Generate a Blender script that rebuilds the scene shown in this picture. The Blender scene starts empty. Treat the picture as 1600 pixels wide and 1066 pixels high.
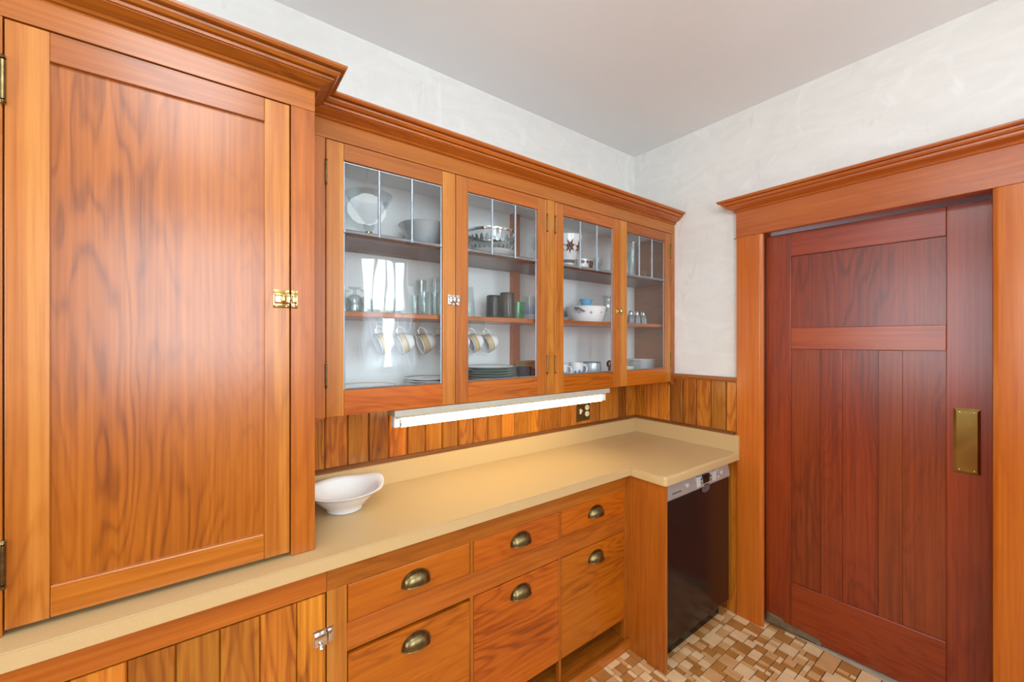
import bpy, bmesh, math, random
from mathutils import Vector, Matrix
random.seed(7)
S = bpy.context.scene
COL = S.collection
PI = math.pi

# ------------------------------------------------------------------ camera, world, lights, exposure
CAM = Vector((-2.338, -1.730, 1.500))
YAW = math.radians(53.31)            # angle between the view axis and the cabinet wall
FPX = 634.0
cd = bpy.data.cameras.new('camera'); cam = bpy.data.objects.new('camera', cd); COL.objects.link(cam)
cd.sensor_fit = 'HORIZONTAL'; cd.sensor_width = 36.0; cd.lens = FPX / 1600 * 36.0; cd.clip_start = 0.02
cam.location = CAM
cam.rotation_euler = (PI / 2, 0, YAW - PI / 2)
S.camera = cam

W = bpy.data.worlds.new('sky'); S.world = W; W.use_nodes = True
W.node_tree.nodes['Background'].inputs[0].default_value = (0.80, 0.90, 1.0, 1)
W.node_tree.nodes['Background'].inputs[1].default_value = 1.2

def area(name, loc, rot, sx, sy, power, col):
    l = bpy.data.lights.new(name, 'AREA'); l.shape = 'RECTANGLE'; l.size = sx; l.size_y = sy
    l.energy = power; l.color = col
    o = bpy.data.objects.new(name, l); COL.objects.link(o); o.location = loc; o.rotation_euler = rot
    return o
# room: x -4.2..0, y -3.2..0, daylight through three windows behind the camera
area('daylight_sink_window', (-0.79, -3.36, 1.80), (PI/2, 0, 0), 0.62, 1.30, 32, (0.80, 0.92, 1.0))
area('daylight_wide_window', (-2.40, -3.36, 1.78), (PI/2, 0, 0), 1.30, 1.36, 50, (0.80, 0.92, 1.0))
area('daylight_side_window', (-4.36, -1.45, 1.70), (PI/2, 0, -PI/2), 1.20, 1.40, 28, (0.80, 0.92, 1.0))
area('hall_fill', (1.0, -0.30, 2.35), (0, 0, 0), 0.5, 0.5, 8.0, (0.78, 0.90, 1.0))  # added lamp without a fixture, brightens the closed hall behind the door gap

S.view_settings.view_transform = 'Standard'; S.view_settings.look = 'None'
S.view_settings.gamma = 1.0; S.view_settings.use_curve_mapping = False
S.view_settings.exposure = 0.50
S.cycles.transparent_max_bounces = 40        # many layers of glassware behind panes

# ------------------------------------------------------------------ colour and material helpers
def lin(h, a=1.0):
    h = h.lstrip('#'); c = [int(h[i:i+2], 16) / 255 for i in (0, 2, 4)]
    return tuple((x / 12.92 if x <= .04045 else ((x + .055) / 1.055) ** 2.4) for x in c) + (a,)
MATS = {}
def newmat(name):
    m = bpy.data.materials.new(name); m.use_nodes = True; MATS[name] = m
    nt = m.node_tree; return m, nt, nt.nodes['Principled BSDF']
def N(nt, t, **kw):
    n = nt.nodes.new(t)
    for k, v in kw.items():
        if isinstance(k, str) and hasattr(n, k): setattr(n, k, v)
    return n
def setin(n, **kw):
    for k, v in kw.items(): n.inputs[k.replace('_', ' ')].default_value = v
def ramp(nt, stops):
    r = nt.nodes.new('ShaderNodeValToRGB'); e = r.color_ramp.elements
    e[0].position, e[0].color = stops[0]; e[1].position, e[1].color = stops[-1]
    for p, c in stops[1:-1]:
        x = e.new(p); x.color = c
    return r
def plain(name, hexcol, rough=.5, metal=0.0, noise=0.0, nscale=30, bump=0.0, coat=0.0, spec=.5):
    m, nt, b = newmat(name)
    b.inputs['Roughness'].default_value = rough; b.inputs['Metallic'].default_value = metal
    b.inputs['Specular IOR Level'].default_value = spec
    b.inputs['Coat Weight'].default_value = coat; b.inputs['Coat Roughness'].default_value = .08
    c = lin(hexcol)
    tc = N(nt, 'ShaderNodeTexCoord'); nz = N(nt, 'ShaderNodeTexNoise'); setin(nz, Scale=nscale, Detail=4.0)
    nt.links.new(tc.outputs['Object'], nz.inputs['Vector'])
    k = 1 - noise
    rp = ramp(nt, [(.35, (c[0]*k, c[1]*k, c[2]*k, 1)), (.65, c)])
    nt.links.new(nz.outputs['Fac'], rp.inputs['Fac']); nt.links.new(rp.outputs['Color'], b.inputs['Base Color'])
    if bump:
        bp = N(nt, 'ShaderNodeBump'); bp.inputs['Strength'].default_value = bump; bp.inputs['Distance'].default_value = .002
        nt.links.new(nz.outputs['Fac'], bp.inputs['Height']); nt.links.new(bp.outputs['Normal'], b.inputs['Normal'])
    return m
def wood(name, axis, light, mid, dark, fig=.5, rough=.30, vary=.25, coat=.32, figscale=5.0, bands=15.0, heart=None):
    """varnished fir: fine streaks plus contour-line figure, grain along axis 0/1/2, each piece its own offset"""
    m, nt, b = newmat(name); L = nt.links.new
    tc = N(nt, 'ShaderNodeTexCoord'); oi = N(nt, 'ShaderNodeObjectInfo')
    off = N(nt, 'ShaderNodeVectorMath', operation='SCALE'); off.inputs[0].default_value = (31.7, 17.3, 23.9)
    L(oi.outputs['Random'], off.inputs['Scale'])
    add = N(nt, 'ShaderNodeVectorMath', operation='ADD'); L(tc.outputs['Object'], add.inputs[0]); L(off.outputs[0], add.inputs[1])
    def mp(s):
        v = [1.0, 1.0, 1.0]; v[axis] = s
        x = N(nt, 'ShaderNodeVectorMath', operation='MULTIPLY'); L(add.outputs[0], x.inputs[0]); x.inputs[1].default_value = v
        return x.outputs[0]
    n1 = N(nt, 'ShaderNodeTexNoise'); setin(n1, Scale=110.0, Detail=5.0, Roughness=.6); L(mp(.018), n1.inputs['Vector'])
    n2 = N(nt, 'ShaderNodeTexNoise'); setin(n2, Scale=figscale, Detail=4.0, Roughness=.46, Distortion=.2); L(mp(.17), n2.inputs['Vector'])
    n3 = N(nt, 'ShaderNodeTexNoise'); setin(n3, Scale=3.2, Detail=1.0); L(mp(.25), n3.inputs['Vector'])
    mul = N(nt, 'ShaderNodeMath', operation='MULTIPLY'); mul.inputs[1].default_value = bands * 2 * PI; L(n2.outputs['Fac'], mul.inputs[0])
    sn = N(nt, 'ShaderNodeMath', operation='SINE'); L(mul.outputs[0], sn.inputs[0])
    s2 = N(nt, 'ShaderNodeMapRange'); setin(s2, From_Min=-1.0, From_Max=1.0); L(sn.outputs[0], s2.inputs['Value'])
    pw = N(nt, 'ShaderNodeMath', operation='POWER'); pw.inputs[1].default_value = 2.6; L(s2.outputs['Result'], pw.inputs[0])
    mk = N(nt, 'ShaderNodeMapRange'); setin(mk, From_Min=.42, From_Max=.62, To_Min=fig*.25, To_Max=fig); L(n3.outputs['Fac'], mk.inputs['Value'])
    fm = N(nt, 'ShaderNodeMath', operation='MULTIPLY'); L(pw.outputs[0], fm.inputs[0]); L(mk.outputs['Result'], fm.inputs[1])
    st = N(nt, 'ShaderNodeMapRange'); setin(st, From_Min=.30, From_Max=.72, To_Min=0.0, To_Max=.55); L(n1.outputs['Fac'], st.inputs['Value'])
    sm = N(nt, 'ShaderNodeMath', operation='ADD'); L(fm.outputs[0], sm.inputs[0]); L(st.outputs['Result'], sm.inputs[1])
    lw = N(nt, 'ShaderNodeMapRange'); setin(lw, From_Min=.3, From_Max=.7, To_Min=-.12, To_Max=.12); L(n3.outputs['Fac'], lw.inputs['Value'])
    sm2 = N(nt, 'ShaderNodeMath', operation='ADD'); L(sm.outputs[0], sm2.inputs[0]); L(lw.outputs['Result'], sm2.inputs[1])
    rp = ramp(nt, [(0.0, lin(light)), (.42, lin(mid)), (1.0, lin(dark))]); L(sm2.outputs[0], rp.inputs['Fac'])
    colout = rp.outputs['Color']
    if heart:      # redder heartwood in soft-edged bands beside the honey sapwood
        n4 = N(nt, 'ShaderNodeTexNoise'); setin(n4, Scale=11.0, Detail=1.5); L(mp(.03), n4.inputs['Vector'])
        m4 = N(nt, 'ShaderNodeMapRange'); setin(m4, From_Min=.47, From_Max=.53); L(n4.outputs['Fac'], m4.inputs['Value'])
        r4 = ramp(nt, [(0.0, lin(heart[0])), (.42, lin(heart[1])), (1.0, lin(heart[2]))]); L(sm2.outputs[0], r4.inputs['Fac'])
        mx = N(nt, 'ShaderNodeMix', data_type='RGBA'); L(m4.outputs['Result'], mx.inputs[0]); L(colout, mx.inputs[6]); L(r4.outputs['Color'], mx.inputs[7]); colout = mx.outputs[2]
    hv = N(nt, 'ShaderNodeHueSaturation')
    hu = N(nt, 'ShaderNodeMapRange'); setin(hu, To_Min=.498, To_Max=.506)
    hr = N(nt, 'ShaderNodeMath', operation='FRACT'); h7 = N(nt, 'ShaderNodeMath', operation='MULTIPLY'); h7.inputs[1].default_value = 7.31
    L(oi.outputs['Random'], h7.inputs[0]); L(h7.outputs[0], hr.inputs[0]); L(hr.outputs[0], hu.inputs['Value']); L(hu.outputs['Result'], hv.inputs['Hue'])
    vr = N(nt, 'ShaderNodeMapRange'); setin(vr, To_Min=1-vary, To_Max=1+vary*.6); L(oi.outputs['Random'], vr.inputs['Value'])
    L(vr.outputs['Result'], hv.inputs['Value']); L(colout, hv.inputs['Color'])
    L(hv.outputs['Color'], b.inputs['Base Color'])
    b.inputs['Roughness'].default_value = rough; b.inputs['Specular IOR Level'].default_value = .45; b.inputs['Coat Weight'].default_value = coat; b.inputs['Coat Roughness'].default_value = .22
    bp = N(nt, 'ShaderNodeBump'); bp.inputs['Strength'].default_value = .10; bp.inputs['Distance'].default_value = .002
    L(n1.outputs['Fac'], bp.inputs['Height']); L(bp.outputs['Normal'], b.inputs['Normal'])
    return m
def thinglass(name, tint='#f4fbfa', wavy=.0, ior=1.5, rough=0.0, refl=1.0):
    """single-surface pane: transparent with Fresnel reflection"""
    m, nt, b = newmat(name); nt.nodes.remove(b); L = nt.links.new
    out = nt.nodes['Material Output']
    tr = N(nt, 'ShaderNodeBsdfTransparent'); tr.inputs[0].default_value = lin(tint)
    gl = N(nt, 'ShaderNodeBsdfGlossy'); gl.inputs['Roughness'].default_value = rough; gl.inputs['Color'].default_value = (1, 1, 1, 1)
    fr = N(nt, 'ShaderNodeFresnel')
    ge = N(nt, 'ShaderNodeNewGeometry'); io = N(nt, 'ShaderNodeMapRange'); setin(io, To_Min=ior, To_Max=1/ior)   # same reflectance from both sides
    L(ge.outputs['Backfacing'], io.inputs['Value']); L(io.outputs['Result'], fr.inputs['IOR'])
    ml = N(nt, 'ShaderNodeMath', operation='MULTIPLY'); ml.inputs[1].default_value = refl; ml.use_clamp = True; L(fr.outputs[0], ml.inputs[0])
    mx = N(nt, 'ShaderNodeMixShader'); L(ml.outputs[0], mx.inputs[0]); L(tr.outputs[0], mx.inputs[1]); L(gl.outputs[0], mx.inputs[2])
    L(mx.outputs[0], out.inputs['Surface'])
    if wavy:
        tc = N(nt, 'ShaderNodeTexCoord'); nz = N(nt, 'ShaderNodeTexNoise'); setin(nz, Scale=7.0, Detail=1.0)
        mp = N(nt, 'ShaderNodeVectorMath', operation='MULTIPLY'); mp.inputs[1].default_value = (1.6, 1, .5)
        L(tc.outputs['Object'], mp.inputs[0]); L(mp.outputs[0], nz.inputs['Vector'])
        bp = N(nt, 'ShaderNodeBump'); bp.inputs['Strength'].default_value = wavy; bp.inputs['Distance'].default_value = .01
        L(nz.outputs['Fac'], bp.inputs['Height']); L(bp.outputs['Normal'], gl.inputs['Normal']); L(bp.outputs['Normal'], fr.inputs['Normal'])
    return m

FIR = ('#b8651c', '#9f5110', '#753606')
WZ = wood('fir_vertical', 2, *FIR, fig=.22, vary=.14)
WH = wood('fir_honey_stile', 2, '#cb8236', '#b66a22', '#8a4a12', fig=.22, vary=.08, heart=('#bd6f26', '#a65a17', '#7c3d0a'))
WX = wood('fir_horizontal', 0, *FIR, fig=.28, vary=.14)
WY = wood('fir_depthwise', 1, *FIR, fig=.20)
WP = wood('fir_figured_panel', 2, '#b46018', '#9f4f0d', '#6e2f05', fig=.36, vary=.05, figscale=3.6, bands=34)
WDR = wood('fir_figured_drawer', 0, '#c0640f', '#ae5307', '#7f3503', fig=.50, vary=.10, figscale=4.2, bands=26)
WBD = wood('fir_bead_boards', 2, '#cc7f26', '#b16217', '#763508', fig=.45, vary=.40, figscale=6.0, bands=16)
WTR = wood('fir_casing', 2, '#c96c1a', '#b8590c', '#984308', fig=.12, vary=.05)
WTRY = wood('fir_casing_header', 1, '#c2682a', '#ae561c', '#8f400e', fig=.12, vary=.05)
MHZ = wood('red_door_vertical', 2, '#96390b', '#802904', '#571702', fig=.22, vary=.16, rough=.30, coat=.45)
MHX = wood('red_door_crossgrain', 1, '#a64209', '#903103', '#641d02', fig=.22, vary=.16, rough=.30, coat=.45)
MHP = wood('red_door_panel', 2, '#94380b', '#7c2904', '#4c1501', fig=.36, vary=.10, rough=.30, coat=.45, figscale=3.6, bands=24)
DARKIN = plain('void_shade', '#1a100a', .9)  # near-black colour stands in for shade inside the cabinets
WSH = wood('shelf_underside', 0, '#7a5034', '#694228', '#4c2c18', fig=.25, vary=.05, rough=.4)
WHITEIN = plain('white_cabinet_paint', '#f3f6f6', .55, noise=.04, nscale=6)
CEIL = plain('ceiling_paint', '#ecebea', .9, noise=.03, nscale=1.5)
LAM = plain('beige_laminate', '#cbaa78', .33, noise=.05, nscale=260)
GROUT = plain('grout', '#4a3019', .8, noise=.2)
BRASSD = plain('aged_brass', '#8b7a52', .32, 1.0, noise=.35, nscale=60)
BRASS = plain('polished_brass', '#d6b878', .16, 1.0, noise=.1, nscale=30)
BRASSP = plain('push_plate_brass', '#b59a55', .20, 1.0, noise=.25, nscale=14)
CHROME = plain('chrome', '#d8d8d6', .12, 1.0)
STEEL = plain('dishwasher_steel', '#b3aba4', .36, .35, noise=.06, nscale=8)
STEELD = plain('dishwasher_door_steel', '#3b2d27', .18, .6, noise=.08, nscale=4)
LEAD = plain('lead_came', '#a3adb5', .42, .75, noise=.15, nscale=50)
BLACK = plain('black_plastic', '#0b0b0c', .25)
GREYP = plain('grey_keys', '#c2bfbb', .4)
BUTT = plain('silver_button', '#dcdad8', .25, .2)
RECESS = plain('recess_steel', '#6d6264', .35, .4)
HOUS = plain('fixture_enamel', '#b9b3a4', .4, noise=.05)
WHITEC = plain('white_china', '#f2f3f4', .14, noise=.02, coat=.4)
CREAMC = plain('cream_china', '#ece2cd', .2, coat=.3)
IVORY = plain('ivory_plastic', '#efe2c2', .35)
GREYB = plain('pale_grey_bowl', '#c3ccd2', .25, .3)
GREENP = plain('grey_green_stoneware', '#6f8780', .3, noise=.1)
TANE = plain('tan_stoneware_edge', '#a8977a', .4)
NAVY = plain('navy_glaze', '#10172e', .15, spec=.4)
DKBR = plain('dark_brown_glaze', '#15100b', .14, spec=.35)
MDBR = plain('mid_brown_glaze', '#38260f', .14, spec=.35)
GREENM = plain('green_glaze', '#3f8a55', .2, noise=.45, nscale=45, coat=.3)
BLUEC = plain('sky_blue_glaze', '#6fb2d8', .2)
TANB = plain('tan_band', '#cdb687', .3)
GREYL = plain('grey_band_line', '#7b7f84', .3)
BOXB = plain('brown_wooden_box', '#a8753a', .5, noise=.2)
BRNP = plain('brown_print', '#5a3a22', .3)
BLUP = plain('blue_print', '#5f7fae', .3)
HINGEM = plain('floor_hinge_metal', '#a39a82', .38, .85, noise=.3, nscale=25)
THRESH = plain('threshold', '#b9a88f', .5, noise=.15)
HALLW = plain('hall_wall', '#cfd6dc', .8)
HALLF = wood('hall_floor', 1, '#9a6a3a', '#855628', '#5e3816', fig=.3)
PAINTW = plain('white_window_paint', '#eceae4', .4, noise=.03)
DBAND = plain('dark_trim', '#4a2412', .4, noise=.2)
TRIMD = wood('dark_fir_trim', 0, '#8a5028', '#74401d', '#552a10', fig=.2)
TRIMDY = wood('dark_fir_cap', 1, '#a3622f', '#8d5023', '#6a3814', fig=.2)
PANE = thinglass('old_window_glass', '#fdfefe', wavy=.10, ior=1.40)
WPANE = thinglass('window_pane', '#fdfefe')
CLEAR = thinglass('clear_glassware', '#f4f8f8', ior=1.45, rough=.02)
CLEARG = thinglass('cut_glassware', '#f3f7f7', ior=1.5, rough=.04, refl=1.3)
MILK = thinglass('frosted_glass', '#eef2f3', ior=1.5, rough=.15, refl=1.3)
SILVERP = plain('silver_etching', '#8b8f90', .3, .8)
def wallpaper():
    m, nt, b = newmat('brushed_wallpaper'); L = nt.links.new
    tc = N(nt, 'ShaderNodeTexCoord')
    def strokes(rot, sc, seed, lo, hi):
        mp = N(nt, 'ShaderNodeMapping'); mp.inputs['Rotation'].default_value = rot; mp.inputs['Location'].default_value = (seed, seed*.7, seed*1.3)
        mp.inputs['Scale'].default_value = sc
        L(tc.outputs['Object'], mp.inputs['Vector'])
        n = N(nt, 'ShaderNodeTexNoise'); setin(n, Scale=9.0, Detail=4.0, Roughness=.62, Distortion=1.6); L(mp.outputs[0], n.inputs['Vector'])
        r = N(nt, 'ShaderNodeMapRange'); setin(r, From_Min=lo, From_Max=hi); L(n.outputs['Fac'], r.inputs['Value'])
        return r.outputs['Result']
    a = strokes((.9, .9, .8), (1, .7, .45), 3.1, .56, .70)
    c = strokes((-.8, .9, -.6), (1, .8, .25), 8.7, .62, .70)
    d = strokes((.2, -.5, .9), (.4, .4, 1.2), 5.2, .40, .62)
    base = N(nt, 'ShaderNodeMix', data_type='RGBA'); base.inputs[6].default_value = lin('#e4e1dc'); base.inputs[7].default_value = lin('#e9e6e1'); L(d, base.inputs[0])
    m1 = N(nt, 'ShaderNodeMix', data_type='RGBA'); L(base.outputs[2], m1.inputs[6]); m1.inputs[7].default_value = lin('#eceae6'); L(a, m1.inputs[0])
    m2 = N(nt, 'ShaderNodeMix', data_type='RGBA'); L(m1.outputs[2], m2.inputs[6]); m2.inputs[7].default_value = lin('#dfdcd8'); L(c, m2.inputs[0])
    L(m2.outputs[2], b.inputs['Base Color']); b.inputs['Roughness'].default_value = .7; b.inputs['Specular IOR Level'].default_value = .25
    bp = N(nt, 'ShaderNodeBump'); bp.inputs['Strength'].default_value = .12; bp.inputs['Distance'].default_value = .002
    L(a, bp.inputs['Height']); L(bp.outputs['Normal'], b.inputs['Normal'])
    return m
WALLP = wallpaper()
def tilemat(name, c1, c2):
    m, nt, b = newmat(name); L = nt.links.new
    tc = N(nt, 'ShaderNodeNewGeometry'); oi = N(nt, 'ShaderNodeObjectInfo')
    n = N(nt, 'ShaderNodeTexNoise'); setin(n, Scale=120.0, Detail=5.0, Roughness=.7); L(tc.outputs['Position'], n.inputs['Vector'])
    n2 = N(nt, 'ShaderNodeTexNoise'); setin(n2, Scale=14.0, Detail=1.0); L(tc.outputs['Position'], n2.inputs['Vector'])
    ad = N(nt, 'ShaderNodeMath', operation='ADD'); L(n.outputs['Fac'], ad.inputs[0]); L(n2.outputs['Fac'], ad.inputs[1])
    r = ramp(nt, [(.30, lin(c2)), (.62, lin(c1))])
    hf = N(nt, 'ShaderNodeMath', operation='MULTIPLY'); hf.inputs[1].default_value = .5; L(ad.outputs[0], hf.inputs[0]); L(hf.outputs[0], r.inputs['Fac'])
    L(r.outputs['Color'], b.inputs['Base Color']); b.inputs['Roughness'].default_value = .42
    return m
TILES = [tilemat('cream_tile', '#efc89a', '#e0b382'), tilemat('tan_tile', '#dda770', '#cc945c'), tilemat('brown_tile', '#bd7f40', '#a56a30')]
def emis(name, col, strength):
    m, nt, b = newmat(name); nt.nodes.remove(b); e = N(nt, 'ShaderNodeEmission')
    e.inputs[0].default_value = col; e.inputs[1].default_value = strength
    nt.links.new(e.outputs[0], nt.nodes['Material Output'].inputs['Surface']); return m
TUBE = emis('fluorescent_tube_glow', (1.0, .90, .55, 1), 10.0)
GLOBE = emis('opal_globe_glow', (.92, .97, 1.0, 1), 5.0)
DIFFUSER = emis('added_diffuser_glow', (.90, .96, 1.0, 1), 8.5)  # glow of the added ceiling light
def curtainmat():
    m, nt, b = newmat('sheer_curtain'); nt.nodes.remove(b); L = nt.links.new
    d = N(nt, 'ShaderNodeBsdfDiffuse'); d.inputs[0].default_value = (.85, .87, .9, 1)
    t = N(nt, 'ShaderNodeBsdfTranslucent'); t.inputs[0].default_value = (.9, .92, .95, 1)
    x = N(nt, 'ShaderNodeMixShader'); x.inputs[0].default_value = .6
    L(d.outputs[0], x.inputs[1]); L(t.outputs[0], x.inputs[2]); L(x.outputs[0], nt.nodes['Material Output'].inputs['Surface']); return m
CURT = curtainmat()

# ------------------------------------------------------------------ geometry helpers (coordinates are world unless the parent is turned)
class G:
    def __init__(s): s.v = []; s.f = []; s.m = []
    def add(s, v, f, mi=0):
        o = len(s.v); s.v += [tuple(p) for p in v]; s.f += [tuple(i + o for i in q) for q in f]; s.m += [mi] * len(f); return s
    def box(s, x0, x1, y0, y1, z0, z1, b=0.0, mi=0):
        if x0 > x1: x0, x1 = x1, x0
        if y0 > y1: y0, y1 = y1, y0
        if z0 > z1: z0, z1 = z1, z0
        if b <= 0:
            v = [(x, y, z) for z in (z0, z1) for y in (y0, y1) for x in (x0, x1)]
            return s.add(v, [(0,2,3,1),(4,5,7,6),(0,1,5,4),(2,6,7,3),(0,4,6,2),(1,3,7,5)], mi)
        bm = bmesh.new(); bmesh.ops.create_cube(bm, size=1)
        for q in bm.verts:
            q.co = Vector(((x0+x1)/2 + q.co.x*(x1-x0), (y0+y1)/2 + q.co.y*(y1-y0), (z0+z1)/2 + q.co.z*(z1-z0)))
        bmesh.ops.bevel(bm, geom=bm.edges[:], offset=min(b, .45*min(x1-x0, y1-y0, z1-z0)), segments=2, profile=.5, affect='EDGES')
        bm.verts.index_update(); s.add([q.co[:] for q in bm.verts], [[q.index for q in f.verts] for f in bm.faces], mi); bm.free(); return s
    def lathe(s, prof, c=(0,0,0), seg=28, mi=0, M=None):
        """prof: (r, z) list; r=0 ends are closed"""
        v = []; f = []; rings = []
        for r, z in prof:
            if r < 1e-6: rings.append([len(v)]); v.append(Vector((0, 0, z)))
            else:
                rings.append(list(range(len(v), len(v)+seg)))
                v += [Vector((r*math.cos(2*PI*k/seg), r*math.sin(2*PI*k/seg), z)) for k in range(seg)]
        for a, b in zip(rings, rings[1:]):
            for k in range(seg):
                k2 = (k+1) % seg
                if len(a) == 1 and len(b) == 1: continue
                if len(a) == 1: f.append((a[0], b[k2], b[k]))
                elif len(b) == 1: f.append((a[k], a[k2], b[0]))
                else: f.append((a[k], a[k2], b[k2], b[k]))
        if M: v = [M @ p for p in v]
        return s.add([p + Vector(c) for p in v], f, mi)
    def tube(s, pts, r, seg=10, mi=0, cap=True):
        pts = [Vector(p) for p in pts]; v = []; f = []
        for i, p in enumerate(pts):
            t = (pts[min(i+1, len(pts)-1)] - pts[max(i-1, 0)]).normalized()
            a = t.orthogonal() if i == 0 else (a - t*a.dot(t))
            a.normalize(); b = t.cross(a); rr = r[i] if isinstance(r, (list, tuple)) else r
            v += [p + (a*math.cos(2*PI*k/seg) + b*math.sin(2*PI*k/seg))*rr for k in range(seg)]
        for i in range(len(pts)-1):
            for k in range(seg):
                f.append((i*seg+k, i*seg+(k+1) % seg, (i+1)*seg+(k+1) % seg, (i+1)*seg+k))
        if cap: f.append(tuple(range(seg))[::-1]); f.append(tuple(range((len(pts)-1)*seg, len(pts)*seg)))
        return s.add(v, f, mi)
    def sweep(s, prof, path, mi=0):
        """prof: (out, z) closed polygon, path: plan polyline, 'out' is to the right of travel; mitred"""
        n = len(path); v = []; f = []; P = [Vector(p) for p in path]
        def nor(a, b): d = (b-a).normalized(); return Vector((d.y, -d.x))
        for i in range(n):
            if i == 0: o = nor(P[0], P[1])
            elif i == n-1: o = nor(P[-2], P[-1])
            else:
                a, b = nor(P[i-1], P[i]), nor(P[i], P[i+1]); o = (a+b) / (1 + a.dot(b))
            v += [(P[i].x + o.x*q, P[i].y + o.y*q, z) for q, z in prof]
        k = len(prof)
        for i in range(n-1):
            for j in range(k):
                f.append((i*k+j, i*k+(j+1) % k, (i+1)*k+(j+1) % k, (i+1)*k+j))
        f.append(tuple(range(k))[::-1]); f.append(tuple(range((n-1)*k, n*k)))
        return s.add(v, f, mi)
    def prism(s, poly, axis, a, b, mi=0):
        """extrude a 2D polygon along an axis (0: poly is (y,z), 1: (x,z), 2: (x,y))"""
        def mk(p, t): return (t, p[0], p[1]) if axis == 0 else (p[0], t, p[1]) if axis == 1 else (p[0], p[1], t)
        n = len(poly); v = [mk(p, a) for p in poly] + [mk(p, b) for p in poly]
        f = [(i, (i+1) % n, n+(i+1) % n, n+i) for i in range(n)] + [tuple(range(n))[::-1], tuple(range(n, 2*n))]
        return s.add(v, f, mi)
    def xf(s, M): s.v = [tuple(M @ Vector(p)) for p in s.v]; return s

ORG = {}
def world(o): return ORG.get(o.name, Vector((0, 0, 0)))
def part(name, g, mats, parent=None, smooth=False, at=None, label=None):
    if not isinstance(mats, (list, tuple)): mats = [mats]
    xs = [Vector(p) for p in g.v]
    lo = Vector([min(p[i] for p in xs) for i in range(3)]); hi = Vector([max(p[i] for p in xs) for i in range(3)])
    c = Vector(at) if at is not None else (lo + hi) / 2
    me = bpy.data.meshes.new(name); me.from_pydata([p - c for p in xs], [], g.f)
    bm = bmesh.new(); bm.from_mesh(me); bmesh.ops.recalc_face_normals(bm, faces=bm.faces[:]); bm.to_mesh(me); bm.free()
    for m in mats: me.materials.append(m)
    if len(mats) > 1: me.polygons.foreach_set('material_index', g.m)
    if smooth:
        me.polygons.foreach_set('use_smooth', [True]*len(me.polygons))
        me.set_sharp_from_angle(angle=math.radians(smooth if smooth > 1 else 40))
    o = bpy.data.objects.new(name, me); COL.objects.link(o); ORG[o.name] = c
    if parent: o.parent = parent; o.location = c - world(parent)
    else: o.location = c
    if label: o['label'] = label
    return o
def thing(name, loc, label=None, cat=None, group=None, kind=None, rotz=0.0):
    o = bpy.data.objects.new(name, None); COL.objects.link(o); o.location = loc; o.rotation_euler = (0, 0, rotz)
    o.empty_display_size = .1
    ORG[o.name] = Vector((0, 0, 0)) if rotz else Vector(loc)
    tag(o, label, cat, group, kind); return o
def tag(o, label=None, cat=None, group=None, kind=None):
    if label: o['label'] = label
    if cat: o['category'] = cat
    if group: o['group'] = group
    if kind: o['kind'] = kind
    return o
def B(*a, **k): return G().box(*a, **k)
def struct(name, g, mat, **k):
    o = part(name, g, mat, **k); o['kind'] = 'structure'; return o

CH = 2.760                           # ceiling height
# ------------------------------------------------------------------ room shell
XL, YB = -4.20, -3.20
# windows behind the camera: (axis wall, a0, a1, z0, z1)
g = G()
for a, b, z0, z1 in ((XL-.15, 0.12, 0, 1.15), (XL-.15, 0.12, 2.45, CH), (XL-.15, -3.05, 1.15, 2.45), (-1.75, -1.09, 1.15, 2.45), (-.50, .12, 1.15, 2.45)):
    g.box(a, b, YB-.15, YB, z0, z1)
struct('wall_back', g, WALLP)
g = G()
for a, b, z0, z1 in ((YB, 0.1, 0, 1.0), (YB, .1, 2.4, CH), (YB, -2.05, 1.0, 2.4), (-.85, .1, 1.0, 2.4)):
    g.box(XL-.15, XL, a, b, z0, z1)
struct('wall_side', g, WALLP)
wall_left = struct('wall_left', B(XL, .12, 0, .10, 0, CH), WALLP)
YJ0, YJ1, ZH = -1.615, -.775, 2.085                      # rough opening of the swing door
g = G().box(0, .12, YJ1, 0, 0, CH).box(0, .12, YB, YJ0, 0, CH).box(0, .12, YJ0, YJ1, ZH, CH)
wall_right = struct('wall_right', g, WALLP)
struct('ceiling', B(XL-.15, 1.6, YB-.15, .10, CH, CH+.08), CEIL)
floor = struct('floor', B(XL-.15, .05, YB-.15, .10, -.06, -.003), GROUT)
struct('floor_hall', B(.05, 1.6, YB-.15, .10, -.06, -.002), HALLF)
struct('wall_hall', G().box(1.6, 1.7, YB-.15, .2, 0, CH).box(.12, 1.7, .10, .2, 0, CH).box(.12, 1.7, YB-.25, YB-.15, 0, CH), HALLW)

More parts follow.
